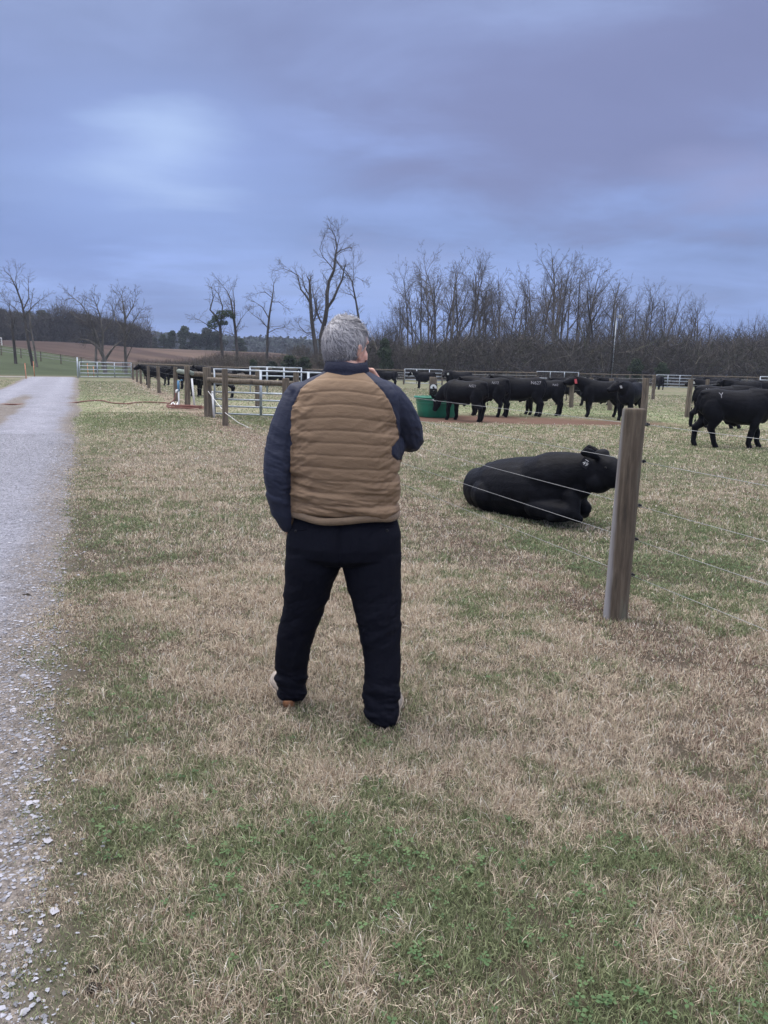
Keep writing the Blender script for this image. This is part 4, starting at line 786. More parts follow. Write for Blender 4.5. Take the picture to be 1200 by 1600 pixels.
def head_shapes(mb, poll, h, side=None, s=1., ears=True):
    """head from poll along h; adds ears"""
    h = nrm(h); side = nrm(np.cross([0, 0, 1], h)) if side is None else nrm(side); up = np.cross(h, side)
    spec = [(-.07, .075, .09, .0), (-.02, .098, .12, 0), (.06, .112, .145, -.015), (.13, .114, .155, -.03), (.19, .100, .145, -.04), (.26, .080, .118, -.04), (.32, .074, .100, -.035), (.37, .082, .094, -.035), (.41, .078, .080, -.035), (.432, .045, .05, -.035)]
    pts = [poll+h*a*s+up*u_*s for a, _, _, u_ in spec]; mb.tube(pts, 1, 16, ell=[(x_*s, y_*s) for _, x_, y_, _ in spec], side=side)
    mb.ball(poll+up*.105*s-h*.01*s, (.06*s, .06*s, .05*s))       # poll knob
    for sg in ((-1, 1) if ears else ()):
        e0 = poll+side*sg*.09*s+up*.05*s-h*.01; e1 = e0+(side*sg*.19+up*(.045)-h*.06)*s
        mb.tube([e0, e0*.7+e1*.3, e0*.4+e1*.6, e1], 1, 8, ell=[(.022*s, .03*s), (.028*s, .062*s), (.024*s, .060*s), (.012*s, .02*s)], side=up)
        mb.ball(poll+h*.145*s+side*sg*.098*s+up*.035*s, (.03*s, .03*s, .024*s), 8, 6)
    return h, side, up
def bull_mesh(poll, hd, walk=0., seed=0, neck_mid=None, tail=0.):
    mb = MB(); T = [(-.80, 1.03, .10, .14), (-.76, 1.02, .17, .22), (-.66, 1.00, .245, .30), (-.50, .985, .285, .335), (-.30, .955, .30, .335), (-.10, .915, .325, .365), (.12, .89, .345, .395), (.32, .895, .33, .405), (.48, .93, .295, .395), (.60, .965, .25, .35), (.70, 1.0, .19, .27)]
    T = [(x_, z_, a_*.94, h_*.97) for x_, z_, a_, h_ in T]
    mb.tube([(x_, 0, z_) for x_, z_, _, _ in T], 1, 24, ell=[(a_, h_) for _, _, a_, h_ in T], side=(0, 1, 0))
    poll = np.array(poll, float); nb = np.array([.45, 0, 1.0]); nm_ = neck_mid if neck_mid is not None else nb*.48+poll*.52+np.array([0, 0, .02])
    mb.tube([nb-np.array([.1, 0, .02]), nb*.75+np.array(nm_)*.25, nm_, np.array(nm_)*.35+poll*.65, poll-nrm(hd)*.0+np.array([0, 0, -.01])], 1, 18, ell=[(.24, .35), (.21, .31), (.155, .235), (.125, .18), (.10, .135)], side=(0, 1, 0))
    mb.ball((.62, 0, .72), (.13, .15, .17))      # brisket
    mb.ball((.24, 0, 1.16), (.36, .15, .13))     # withers
    mb.ball((-.55, 0, 1.19), (.26, .17, .10))    # hips
    mb.ball((-.12, 0, .60), (.10, .05, .10)); mb.tube([(-.08, 0, .58), (.0, 0, .52), (.05, 0, .47)], [.06, .05, .025], 8)   # sheath
    mb.ball((-.60, 0, .60), (.07, .075, .13))
    H_, S_, U_ = head_shapes(mb, poll, hd)
    w_ = walk
    for sg in (-1, 1):
        f = w_*sg; g = -w_*sg
        mb.ball((.42, sg*.19, .86), (.18, .11, .27))
        mb.tube([(.44, sg*.185, .82), (.44+f*.3, sg*.19, .64), (.47+f*.9, sg*.18, .40), (.475+f*1.05, sg*.175, .34), (.46+f*1.25, sg*.172, .15), (.475+f*1.35, sg*.17, .09)], 1, 12, ell=[(.115, .15), (.092, .12), (.068, .074), (.070, .078), (.053, .058), (.060, .064)], side=(0, 1, 0))
        mb.tube([(.47+f*1.35, sg*.17, .10), (.50+f*1.35, sg*.17, .05), (.515+f*1.35, sg*.17, .0)], [.05, .060, .066], 10)
        mb.ball((-.54, sg*.165, .84), (.235, .135, .30))
        mb.tube([(-.50, sg*.17, .80), (-.50+g*.3, sg*.175, .64), (-.60+g*.6, sg*.165, .50), (-.665+g*.9, sg*.16, .42), (-.64+g*1.1, sg*.158, .30), (-.625+g*1.3, sg*.155, .13), (-.61+g*1.35, sg*.155, .08)], 1, 12, ell=[(.13, .21), (.11, .165), (.075, .105), (.064, .090), (.056, .066), (.055, .058), (.062, .062)], side=(0, 1, 0))
        mb.tube([(-.615+g*1.35, sg*.155, .10), (-.59+g*1.35, sg*.155, .05), (-.575+g*1.35, sg*.155, .0)], [.05, .060, .066], 10)
    tp = [(-.74, 0, 1.17), (-.80, 0, 1.12), (-.845, tail*.3, .95), (-.855, tail*.6, .75), (-.85, tail, .58), (-.85, tail, .48), (-.85, tail, .34)]
    mb.tube(tp, [.045, .04, .027, .022, .026, .040, .012], 8)
    V, Fq, _ = remesh(mb, .0185, 3, .5); me = mkmesh('body', V, [Fq], True); me.materials.append(MAT['hide']); bv = BVHTree.FromPolygons([tuple(v) for v in V], [tuple(f) for f in Fq])
    return me, (poll, H_, S_, U_), bv
UP_ = (1.03, 0, 1.22)
BV = {
 'up': bull_mesh(UP_, (1, .0, -.45), .03, 1), 'up2': bull_mesh((1.02, .05, 1.16), (1, .25, -.6), -.05, 2, tail=.04), 'walk': bull_mesh((1.07, 0, 1.12), (1, 0, -.55), .13, 3),
 'feed': bull_mesh((1.10, -.06, .66), (.42, -.05, -1), .04, 4, neck_mid=np.array([.84, -.02, .86])), 'turnL': bull_mesh((.98, .15, 1.20), (.5, 1, -.5), .02, 5), 'turnR': bull_mesh((.98, -.10, 1.19), (.85, -.6, -.45), .02, 6), 'high': bull_mesh((1.02, 0, 1.30), (1, 0, -.22), .04, 7)}
mat('brand_hair', (.27, .27, .29), .9, .4, 60)
def brand(o, bv, text, side, cx=-.42, cz=1.12, size=.115, name='brand', wobble=0.):
    me = text_mesh(text, size, 0.); V = np.empty(len(me.vertices)*3, np.float32); me.vertices.foreach_get('co', V); V = V.reshape(-1, 3).astype(float); W = []
    for u, v, _ in V:
        x_ = cx-u*side; zz = cz+v; hit = bv.ray_cast(Vector((x_, side*1.2, zz)), Vector((0, -side, 0))); yy = hit[0].y if hit[0] else side*.25
        W.append((x_, yy+side*.007, zz))
    me.vertices.foreach_set('co', np.array(W, np.float32).ravel()); me.update(); link(name, me, MAT['brand_hair'], o)
def ear_tag(o, fr, sg, mt, size=.045, text=None, s=1.):
    poll, h, side, up = fr; c_ = poll+side*sg*.20*s+up*(.0)*s-h*.0; mb = MB(); n_ = nrm(h*1.0+side*sg*.35); a_ = nrm(np.cross(up, n_)); q = np.cross(n_, a_)
    c_ = c_+n_*.045-q*.03; v = [c_+a_*size*.8*i+q*size*j+n_*k_*.003 for i in (-1, 1) for j in (-1.15, .7) for k_ in (-1, 1)]
    mb.add(v, [[0, 1, 3, 2], [4, 6, 7, 5], [0, 4, 5, 1], [2, 3, 7, 6], [0, 2, 6, 4], [1, 5, 7, 3]]); mb.tube([c_+q*size*.4-n_*.02, c_+q*size*.4+n_*.012], .010, 6)
    return mb.build('ear_tag', MAT[mt], o, smooth=False)
def bull(kind, px, py, ang, label, Y=None, scale=.97, brands=None, tags=(), x=None):
    if Y is None: p = G(px, py)
    else: p = P(px, py, Y)
    X_ = p[0] if x is None else x; Y_ = p[1]; me, fr, bv = BV[kind]
    o = empty('bull', (X_, Y_, float(height(X_, Y_))), math.radians(ang)); o.scale = (scale,)*3; link('body', me, None, o); tag(o, label, 'bull', 'black bulls in the pens')
    if brands: brand(o, bv, *brands)
    for tg in tags: ear_tag(o, fr, *tg)
    return o
W_ = 'white_plastic'
bull('feed', 725, 657.5, 141, 'black bull with its head down at the green tub', scale=.95, brands=('N521', 1), tags=[(1, W_, .06)])
bull('up2', 760, 650.5, 142, 'branded black bull standing directly behind the one eating from the tub', scale=1.0, brands=('N572', 1))
bull('up', 812, 650, 176, 'black bull branded N627 seen broadside, third from the green tub', scale=1.03, brands=('N627', 1, -.45, 1.12, .15))
bull('up2', 846, 648.5, 172, 'black bull mostly hidden behind the one branded N627, fourth from the tub', brands=('N62', 1))
bull('high', 938, 651.5, 184, 'black bull with a pink ear tag and raised head, facing left', scale=.99, tags=[(1, 'pink_tag', .085)])
bull('turnR', 982, 656.5, 233, 'black bull facing the viewer behind the big near post, white tags in both ears', scale=.98, tags=[(1, W_, .05), (-1, W_, .05)])
bull('walk', 1122, 669.5, -4, 'black bull branded Y in the middle distance, half hidden by the nearest standing bull', scale=.97, brands=('Y', -1, -.50, 1.14, .17))
bull('walk', 1142, 699.5, -2, 'nearest standing black bull, branded Y, cut off by the right edge of the view', scale=.98, brands=('Y', -1, -.42, 1.15, .17))
bull('up', 1158, 640, 182, 'black bull showing only its back beyond the two bulls branded Y', scale=1.02)
bull('up', 1108, 625, 186, 'black bull with its head just above the rump of the rear bull branded Y', Y=40, tags=[(1, W_, .07)])
bull('up2', 1029, 607, 92, 'lone distant black bull seen from behind in front of the far tube gate', Y=74)
bull('up', 1097, 603, 10, 'small distant black bull left of the distant group by the far fence', Y=78)
bull('turnL', 1117, 603, 150, 'distant black bull, left one of the group by the far fence on the right', Y=72)
bull('walk', 1143, 603, 184, 'distant black bull, middle one of the group by the far fence on the right', Y=66)
bull('up2', 1196, 612, 178, 'distant black bull at the right edge under the white tube gate', Y=50)
bull('up', 966, 622, 178, 'black bull whose back shows behind the pink tagged bull', Y=37)
bull('turnL', 945, 617, 188, 'black bull with its ears showing over the neck of the pink tagged bull', Y=42, tags=[(1, W_, .07)])
bull('up2', 889, 632, 184, 'black bull looking out behind the rump of the fourth bull from the tub', Y=36)
bull('up', 664, 603, 176, 'distant black bull with a white tag near the number 9 post', Y=60, tags=[(1, W_, .09)])
bull('turnL', 716, 620, 196, 'black bull behind the number 9 post whose head shows above the feeding bull', Y=48, scale=1.05, tags=[(1, W_, .07)])
bull('up', 243, 601.5, 182, 'black bull at the left end of the row behind the receding fence posts', scale=1.0)
bull('up2', 274, 602, 178, 'second black bull from the left behind the receding fence posts', tags=[(1, W_, .06)])
bull('up', 297, 606, 200, 'black bull partly hidden behind the post with the coiled hose', Y=46)
bull('turnL', 311, 619, 262, 'black bull facing the viewer just left of the thick fence post', tags=[(1, W_, .055), (-1, W_, .06)])
bull('up', 341, 621, 178, 'black bull broadside behind the thick fence post and near gate, branded on the hip', scale=1.05, brands=('N600', 1, -.5, 1.13, .14))
bull('up2', 398, 600, 186, 'black bull low behind the lone brace post on the left', Y=60)
for px, Y, a_, lb in ((428, 54, 182, 'first black bull of the row behind the near gate, counted from the left'), (460, 52, 176, 'second black bull of the row behind the near gate, counted from the left'), (492, 50, 184, 'third black bull of the row behind the near gate, next to the man\'s collar'), (447, 60, 170, 'black bull in the back row behind the pale tube gate')):
    bull('up' if px != 460 else 'turnL', px, 600, a_, lb, Y=Y, tags=[(1, W_, .07)])
bull('up', 606, 600, 184, 'distant black bull just right of the man\'s shoulder by the far rail fence', Y=66, tags=[(1, W_, .09)])
# ---- the bull lying down
b0 = np.array([1.55, 8.25, 0]); mb = MB()
ax = nrm([.62, -.79, 0])
def W3(px, py, Y): return P(px, py, Y)-b0
rb = [(737, 764, 9.10, .12, .15), (745, 762, 9.02, .24, .235), (762, 764, 8.88, .33, .27), (785, 763, 8.68, .385, .335), (812, 764, 8.46, .41, .358), (838, 764, 8.24, .40, .355), (862, 764, 8.05, .37, .33), (882, 758, 7.90, .30, .30), (897, 752, 7.78, .22, .24)]
mb.tube([W3(a, b_, c_) for a, b_, c_, _, _ in rb], 1, 24, ell=[(s_*.93, h_) for _, _, _, s_, h_ in rb], side=np.cross(ax, [0, 0, 1]))
poll = W3(935, 727, 7.60); hd = nrm([.64, -.74, -.16])
mb.tube([W3(845, 757, 8.15), W3(868, 746, 7.95), W3(890, 741, 7.80), W3(908, 739, 7.70), W3(928, 734, 7.63), W3(940, 730, 7.60)], 1, 20, ell=[(.31, .31), (.27, .28), (.22, .235), (.185, .205), (.15, .18), (.12, .14)], side=nrm([.5, .8, 0]))
side_h = nrm(np.cross([0, 0, 1], hd)); H_, S_, U_ = head_shapes(mb, poll, hd, s=1.02, ears=False)
mb.tube([W3(934, 716, 7.50), W3(924, 709, 7.46), W3(914, 706, 7.44), W3(907, 709, 7.42)], 1, 10, ell=[(.030, .022), (.050, .024), (.055, .024), (.020, .014)], side=(0, 0, 1))
mb.tube([W3(938, 708, 7.72), W3(928, 704, 7.80), W3(919, 700, 7.84), W3(913, 701, 7.86)], 1, 10, ell=[(.030, .022), (.045, .024), (.045, .024), (.018, .014)], side=(0, 0, 1))
mb.ball(W3(935, 752, 7.57), (.15, .12, .125)); mb.ball(W3(943, 708, 7.60), (.06, .08, .045))     # jowl, poll
mb.ball(W3(905, 760, 7.68), (.14, .13, .14))   # dewlap
mb.ball(W3(775, 750, 8.72), (.24, .24, .22))
mb.ball(W3(772, 772, 8.56), (.27, .26, .21))    # haunch
mb.ball(W3(862, 768, 7.92), (.20, .20, .25))    # shoulder
mb.cap2(W3(838, 792, 7.92), W3(884, 800, 7.62), .125, .10); mb.cap2(W3(884, 803, 7.62), W3(862, 808, 7.70), .085, .06)   # folded near foreleg
mb.cap2(W3(893, 775, 7.66), W3(898, 806, 7.56), .10, .055); mb.cap2(W3(897, 808, 7.56), W3(905, 811, 7.56), .05, .045)
mb.cap2(W3(895, 782, 7.95), W3(912, 794, 7.78), .10, .085); mb.cap2(W3(912, 796, 7.78), W3(914, 803, 7.85), .07, .05)
mb.cap2(W3(775, 792, 8.55), W3(820, 803, 8.2), .09, .06)
mb.tube([W3(742, 735, 9.0), W3(737, 748, 9.05), W3(736, 765, 9.02), W3(739, 780, 8.95), W3(742, 786, 8.9)], [.05, .04, .035, .04, .02], 8)
V, Fq, _ = remesh(mb, .0125, 9, .5); V[:, 2] = np.maximum(V[:, 2], -.02)
lb_ = empty('bull', b0); tag(lb_, 'large black bull lying in the grass behind the nearest post, numbered ear tag', 'bull', 'black bulls in the pens'); me = mkmesh('body', V, [Fq], True); link('body', me, MAT['hide'], lb_)
# its tag, hanging flat against the neck
tc_ = W3(914.5, 723.5, 7.30); bvl = BVHTree.FromPolygons([tuple(v) for v in V], [tuple(f) for f in Fq]); rd_ = Vector(tuple(nrm(ray(914.5, 723.5))))
o_ = Vector((0-b0[0], 0-b0[1], H)); hit = bvl.ray_cast(o_, rd_); hp_ = np.array(hit[0]) if hit[0] else tc_; nf = nrm(-np.array(rd_)+np.array([.0, 0, .0])); c_ = hp_+nf*.02
def oriented(me, c_, n_, roll_):
    n_ = nrm(n_); a_ = nrm(np.cross([0, 0, 1], n_)); q = np.cross(n_, a_); ca, sa = math.cos(roll_), math.sin(roll_); A = a_*ca+q*sa; B = -a_*sa+q*ca
    V = np.empty(len(me.vertices)*3, np.float32); me.vertices.foreach_get('co', V); V = V.reshape(-1, 3); me.vertices.foreach_set('co', (c_+V[:, :1]*A+V[:, 1:2]*B+V[:, 2:3]*n_).astype(np.float32).ravel()); me.update(); return me
tm_ = MB().box((0, 0, 0), (.043, .046, .0025)).mesh('ear_tag', False); tg = link('ear_tag', oriented(tm_, c_, nf, -.55), MAT['black_plastic'], lb_)
tx = text_mesh('49', .055, .0005); [link('digits', oriented(tx, c_+nf*.005-np.array([0, 0, .008]), nf, -.55), MAT['white_paint'], tg)]
bar = MB().box((0, .030, 0), (.018, .0035, .0008)).mesh('mark', False); link('mark', oriented(bar, c_+nf*.004, nf, -.55), MAT['white_paint'], tg)
mb = MB(); sgn = -1 if np.dot(S_, [0, 1, 0]) > 0 else 1; ec = poll+H_*.165+S_*sgn*.128+U_*.03; mb.ball(ec, (.012, .012, .010), 10, 7); mb.build('eye', mat('eye', (.008, .006, .005), .5, .1, 5, spec=.2), lb_)
# ================================================================== THE MAN
Ym = 3.30; B0 = np.array([-.18, 3.30, 0.])
def K(px, py, Y=Ym): return P(px, py, Y)-B0
man = empty('person', B0); tag(man, 'grey haired man from behind in quilted tan and navy jacket, hand at his chin', 'person')
def skinmat():
    m = bpy.data.materials.new('skin'); m.use_nodes = True; t = N(m.node_tree); b = t.n['Principled BSDF']; tc = t.new('ShaderNodeTexCoord')
    t.put(b.inputs['Base Color'], t.mix(t.mapr(t.noise(tc.outputs['Object'], 30, 4, .6), .35, .65), (.62, .33, .25), (.72, .43, .33))); b.inputs['Roughness'].default_value = .5; b.inputs['Subsurface Weight'].default_value = .12; b.inputs['Subsurface Radius'].default_value = (.01, .004, .002); return m
MAT['skin'] = skinmat()
def sring(cx, cy, z_, a, b_, n=2.3, m=40, yaw=0.):
    an = np.arange(m)*2*math.pi/m; c_, s_ = np.cos(an), np.sin(an); x_ = a*np.sign(c_)*np.abs(c_)**(2/n); y_ = b_*np.sign(s_)*np.abs(s_)**(2/n)
    ca, sa = math.cos(yaw), math.sin(yaw); return np.stack([cx+x_*ca-y_*sa, cy+x_*sa+y_*ca, np.full(m, z_)], 1)
# ---- head frame
hc = K(540, 541, 3.34); yaw = math.radians(42); hf_ = np.array([math.sin(yaw), math.cos(yaw), -.03]); hf_ = nrm(hf_); hs = nrm(np.cross(hf_, [0, 0, 1])); hu = np.cross(hs, hf_)
def Hh(f_, s_, u_): return hc+hf_*f_+hs*s_+hu*u_
def hball(mb, f_, s_, u_, rf, rs, ru, m=20, k=14):
    q = MB().ball((0, 0, 0), (1, 1, 1), m, k); v = np.vstack(q.V); v = hc+np.outer(f_+v[:, 0]*rf, hf_)+np.outer(s_+v[:, 1]*rs, hs)+np.outer(u_+v[:, 2]*ru, hu)
    mb.add(v, np.vstack(q.F[4]), np.vstack(q.F[3]))
def skeleton_hand(mb, w_, palm, fdir, nrm_, sg, s=1., curl=(.5, .9, .6)):
    """palm box-ish capsule fan + five bent fingers. w_: wrist, fdir: finger direction, nrm_: palm facing"""
    fdir = nrm(fdir); nrm_ = nrm(nrm_-fdir*np.dot(fdir, nrm_)); lat = np.cross(fdir, nrm_)*sg
    for i, o_ in enumerate((-.030, -.010, .010, .029)): mb.cap2(w_+lat*o_*.55*s, w_+fdir*.088*s+lat*o_*s, .015*s, .0125*s, 8)
    for i, (o_, L) in enumerate(((-.031, .066), (-.0105, .078), (.0105, .074), (.030, .058))):
        p = w_+fdir*.088*s+lat*o_*s; d = fdir.copy(); 
        for j, fr in enumerate((.45, .30, .25)):
            an = curl[j]*(.8+.12*i); d = nrm(d*math.cos(an)+nrm_*math.sin(an)); q = p+d*L*fr*s*1.05; mb.cap2(p, q, (.0092-.0009*j)*s, (.0086-.0009*j)*s, 8); p = q; 
            nr2 = nrm(np.cross(lat*sg, d)) if False else None
    p = w_+fdir*.022*s-lat*.026*s; d = nrm(fdir*.55-lat*.65+nrm_*.45)
    for j, L in enumerate((.042, .032, .026)): q = p+d*L*s; mb.cap2(p, q, (.0125-.0015*j)*s, (.011-.0015*j)*s, 8); p = q; d = nrm(d+fdir*.35+nrm_*.15)
# ---- body (one continuous mesh)
mb = MB()
hball(mb, .0, 0, .005, .098, .078, .108); hball(mb, .030, 0, -.060, .072, .064, .078); hball(mb, .062, 0, -.100, .036, .034, .028); hball(mb, .055, 0, .035, .05, .062, .04)
for sg in (-1, 1):
    hball(mb, .060, sg*.036, -.045, .030, .027, .036); hball(mb, .084, sg*.032, .022, .014, .024, .009)      # cheek, brow
    hball(mb, .000, sg*.083, -.022, .018, .009, .033, 12, 10); hball(mb, -.004, sg*.089, -.008, .014, .007, .020, 12, 10); hball(mb, .003, sg*.083, -.05, .010, .008, .012, 10, 8)   # ear
    hball(mb, .030, sg*.052, -.085, .035, .018, .025)
mb.cap2(Hh(.092, 0, .012), Hh(.118, 0, -.030), .011, .016, 10); hball(mb, .100, .012, -.036, .012, .009, .008); hball(mb, .100, -.012, -.036, .012, .009, .008)
hball(mb, .092, 0, -.062, .012, .024, .006); hball(mb, .090, 0, -.073, .012, .020, .006)
mb.tube([Hh(-.01, 0, -.06), K(541, 575, 3.31), K(541, 600, 3.30)], [.062, .062, .072], 18)
tr_ = [(600, 500, 585, .08), (625, 462, 612, .11), (680, 460, 615, .12), (760, 470, 612, .13), (812, 464, 614, .13), (850, 470, 606, .10)]
mb.rings(np.array([sring((K(l, py)[0]+K(r_, py)[0])/2, 0, K(l, py)[2], (K(r_, py)[0]-K(l, py)[0])/2, d_, m=24) for py, l, r_, d_ in tr_][::-1]))
LL = [(490, 870, 3.30, .085), (474, 960, 3.34, .060), (459, 1030, 3.375, .045), (456, 1078, 3.41, .038)]; RL = [(580, 870, 3.29, .085), (592, 960, 3.27, .060), (598, 1040, 3.24, .045), (599, 1105, 3.22, .038)]
for L_ in (LL, RL):
    for a, b_ in zip(L_[:-1], L_[1:]): mb.cap2(K(*a[:3]), K(*b_[:3]), a[3], b_[3])
la = [(462, 626, 3.30, .055), (436, 700, 3.25, .048), (437, 760, 3.24, .044), (450, 815, 3.27, .030), (453, 828, 3.30, .025)]; ra = [(608, 628, 3.31, .058), (640, 686, 3.42, .048), (590, 600, 3.50, .032)]
for L_ in (la, ra):
    for a, b_ in zip(L_[:-1], L_[1:]): mb.cap2(K(*a[:3]), K(*b_[:3]), a[3], b_[3])
wr = K(592, 601, 3.50); mouth = Hh(.10, 0, -.075); skeleton_hand(mb, wr, None, mouth-wr+np.array([.0, .03, .012]), np.array([-.55, -.45, .25]), 1, .98, (.5, .7, .5))
wl = K(453, 826, 3.30); skeleton_hand(mb, wl, None, np.array([.25, .35, -1.]), np.array([1, .2, .1]), -1, 1., (.2, .3, .2))
V, Fq, _ = remesh(mb, .0048, 2, .5); link('body', mkmesh('body', V, [Fq], True), MAT['skin'], man)
# eyes
for sg in (-1, 1):
    q = MB(); hball(q, .080, sg*.032, .004, .012, .013, .010, 12, 9); q.build('eye', mat('eye_white', (.6, .58, .56), .2, .1, 5), man)
# ---- hair
R = np.random.RandomState(3)
def surf(th, ph, off=0.):
    """th: azimuth from forward (0) round; ph: elevation. ellipsoid of the skull, lengthened at the nape"""
    f_, s_, u_ = np.cos(ph)*np.cos(th), np.cos(ph)*np.sin(th), np.sin(ph)
    ru = np.where(u_ < 0, .118, .112); return np.stack([f_*(.101+off), s_*(.082+off), .005+u_*(ru+off)], -1)
def hairline(th):   # lowest elevation covered by hair for an azimuth (0 = face)
    a = np.abs(th); return np.interp(a, [0, .75, 1.15, 1.45, 1.62, 1.85, 2.2, math.pi], [.85, .62, .30, .02, -.08, -.75, -1.08, -1.18])
nt, npp = 90, 46; TH, U = np.meshgrid(np.linspace(-math.pi, math.pi, nt, endpoint=False), np.linspace(0, 1, npp), indexing='ij'); PH = hairline(TH)+(math.pi/2-hairline(TH))*U
loc = surf(TH, PH, .005+.003*(fbm(TH*5+20, PH*5+20, 3, 3)-.5)); loc[..., :] = np.where((U < .02)[..., None], surf(TH, PH, -.008), loc)
pos = hc+loc[..., 0:1]*hf_+loc[..., 1:2]*hs+loc[..., 2:3]*hu
i = np.arange(nt)[:, None]*npp; i2 = ((np.arange(nt)+1) % nt)[:, None]*npp; j = np.arange(npp-1)[None]; q = np.stack([i+j, i2+j, i2+j+1, i+j+1], -1).reshape(-1, 4)
thin = np.exp(-((TH-(-2.7))**2/.5+(PH-1.05)**2/.12)).ravel()[:, None]*.6+np.exp(-((PH-1.45)/.25)**2).ravel()[:, None]*.35; thin = np.clip(thin, 0, .7)
base = np.array([.13, .125, .14])*(.8+.4*R.rand(nt*npp, 1)); cl = base*(1-thin)+np.array([.50, .32, .27])*thin
hm = mat('hair', (.3, .3, .3), .6, attr='col', spec=.35); hair = link('hair', mkmesh('hair', pos.reshape(-1, 3), [q], True, cl), hm, man)
n = 13000; th = R.rand(n)*2*math.pi-math.pi; ph = hairline(th)+(math.pi/2-hairline(th))*(R.rand(n)**.9)*.97
keep = R.rand(n) < np.clip(np.cos(ph)+.12, .1, 1); th = th[keep]; ph = ph[keep]; n = len(th)
Ls = (.032+.030*R.rand(n))*(1+.3*(ph > .7)); st = 6; P_ = []; lift = .004+.004*R.rand(n)+.004*(R.rand(n) < .05); wob = R.randn(n)*.16; cth, cph = th.copy(), ph.copy(); clump = (fbm(th*4+30, ph*5+30, 12, 3)-.5)*3.0
for k3 in range(st+1):
    off = lift*(.5+.8*math.sin(math.pi*.8*(k3+.5)/st))+(R.rand(n) < .04)*.004*k3*.5
    l = surf(cth, cph, off); l[:, 2] += np.where(cph > .9, .003*k3*.4, 0); P_.append(hc+l[:, :1]*hf_+l[:, 1:2]*hs+l[:, 2:3]*hu)
    ang = wob+clump+np.interp(cph, [-.9, 0, .6, 1.2], [-.15, .35, .75, 1.1])+.08*R.randn(n)
    cph = cph-np.cos(ang)*Ls/st/.105; cth = cth-np.sin(ang)*Ls/st/.09/np.maximum(.3, np.cos(cph)); cph = np.maximum(cph, hairline(cth)-.16)
P_ = np.stack(P_, 1); T_ = np.gradient(P_, axis=1); out = P_-hc; Sd = np.cross(T_, out); Sd /= np.linalg.norm(Sd, axis=2)[..., None]+1e-9
wd = (.00045+.00045*R.rand(n))[:, None, None]*np.array([1, 1, 1, .95, .8, .55, .15])[None, :, None]; A_ = P_-Sd*wd; B_ = P_+Sd*wd
V = np.stack([A_, B_], 2).reshape(-1, 3); o = np.arange(n)[:, None, None]*2*(st+1); s_ = np.arange(st)[None, :, None]*2; q = (o+s_+np.array([[[0, 1, 3, 2]]])).reshape(-1, 4)
side_ = np.clip((-ph+.35)*.9, 0, .55)[:, None]; u = R.rand(n, 1)**1.2; cl = np.array([.15, .15, .165])*(1-u)+np.array([.66, .65, .68])*u; cl = cl*(1-.45*side_*(R.rand(n, 1) < .6)); cl = np.repeat(cl, 2*(st+1), 0)
link('strands', mkmesh('strands', V, [q], True, cl), hm, hair)
# ---- jacket
jk = MB()
TR = [(574, 515, 568, .055, .03), (580, 507, 576, .075, .02), (587, 494, 590, .095, .01), (594, 479, 604, .112, .0), (602, 466, 616, .125, 0), (612, 458, 623, .135, 0), (625, 452, 626, .145, 0), (645, 449, 625, .155, 0), (675, 448, 625, .165, 0), (710, 449, 624, .172, .0), (745, 452, 623, .178, .01), (770, 452, 624, .182, .015), (786, 451, 625, .180, .015), (798, 453, 624, .172, .015), (804, 456, 621, .160, .015)]
def rings_from(TR, Y=Ym, n=2.35, m=56):
    out = []
    for py, l, r_, d_, cy in TR:
        a, b_ = K(l, py, Y), K(r_, py, Y); out.append(sring((a[0]+b_[0])/2, cy, a[2]*.5+b_[2]*.5, (b_[0]-a[0])/2, d_, n, m))
    return np.array(out[::-1])
jk.rings(rings_from(TR))
LA = [(464, 622, 3.30, .062), (453, 648, 3.28, .063), (440, 685, 3.26, .064), (435, 720, 3.245, .062), (434, 750, 3.24, .060), (436, 775, 3.245, .056), (442, 797, 3.26, .050), (450, 819, 3.275, .040)]
RA = [(606, 622, 3.31, .070), (620, 640, 3.34, .073), (632, 662, 3.375, .070), (640, 684, 3.42, .067)]; RB = [(640, 684, 3.42, .066), (628, 655, 3.47, .058), (612, 625, 3.49, .052), (599, 608, 3.50, .044)]
for L_ in (LA, RA, RB):
    pts = [K(*a[:3]) for a in L_]; rd = [a[3] for a in L_]
    for a, b_, r1, r2 in zip(pts[:-1], pts[1:], rd[:-1], rd[1:]): jk.cap2(a, b_, r1, r2, 16)
jk.ball(K(600, 612, 3.33), (.065, .08, .05)); jk.ball(K(470, 612, 3.31), (.06, .08, .045)); jk.ball(K(617, 700, 3.36), (.045, .08, .07))
V, Fq, NV = remesh(jk, .0046, 5, .5)
# distance to the sleeves' axes
def segd(Pt, a, b_):
    ab = b_-a; t_ = np.clip(((Pt-a)@ab)/(ab@ab), 0, 1); return np.linalg.norm(Pt-(a+t_[:, None]*ab), axis=1), t_
def pxz(py): return K(540, py, 3.13)[2]
zs = np.array([pxz(p_) for p_ in (830, 795, 760, 730, 726, 712, 700, 684, 675, 655, 640, 625, 610, 600, 592, 586, 580, 572)])
def bx(px, py): return K(px, py, 3.15)[0]
prs = [(830, 300, 800), (795, 300, 800), (760, 300, 800), (730, 300, 800), (726, 300, 626), (712, 300, 613), (700, 453, 613), (684, 450, 626), (675, 449, 624), (655, 450, 619), (640, 453, 614), (625, 459, 608), (610, 468, 599), (600, 478, 590), (592, 489, 582), (586, 500, 575), (580, 510, 568), (572, 520, 560)]
xl = np.array([bx(a, p_) for p_, a, b_ in prs]); xr = np.array([bx(b_, p_) for p_, a, b_ in prs]); zo = np.argsort(zs)
L0 = np.interp(V[:, 2], zs[zo], xl[zo]); R0 = np.interp(V[:, 2], zs[zo], xr[zo]); sd = np.minimum(V[:, 0]-L0, R0-V[:, 0])
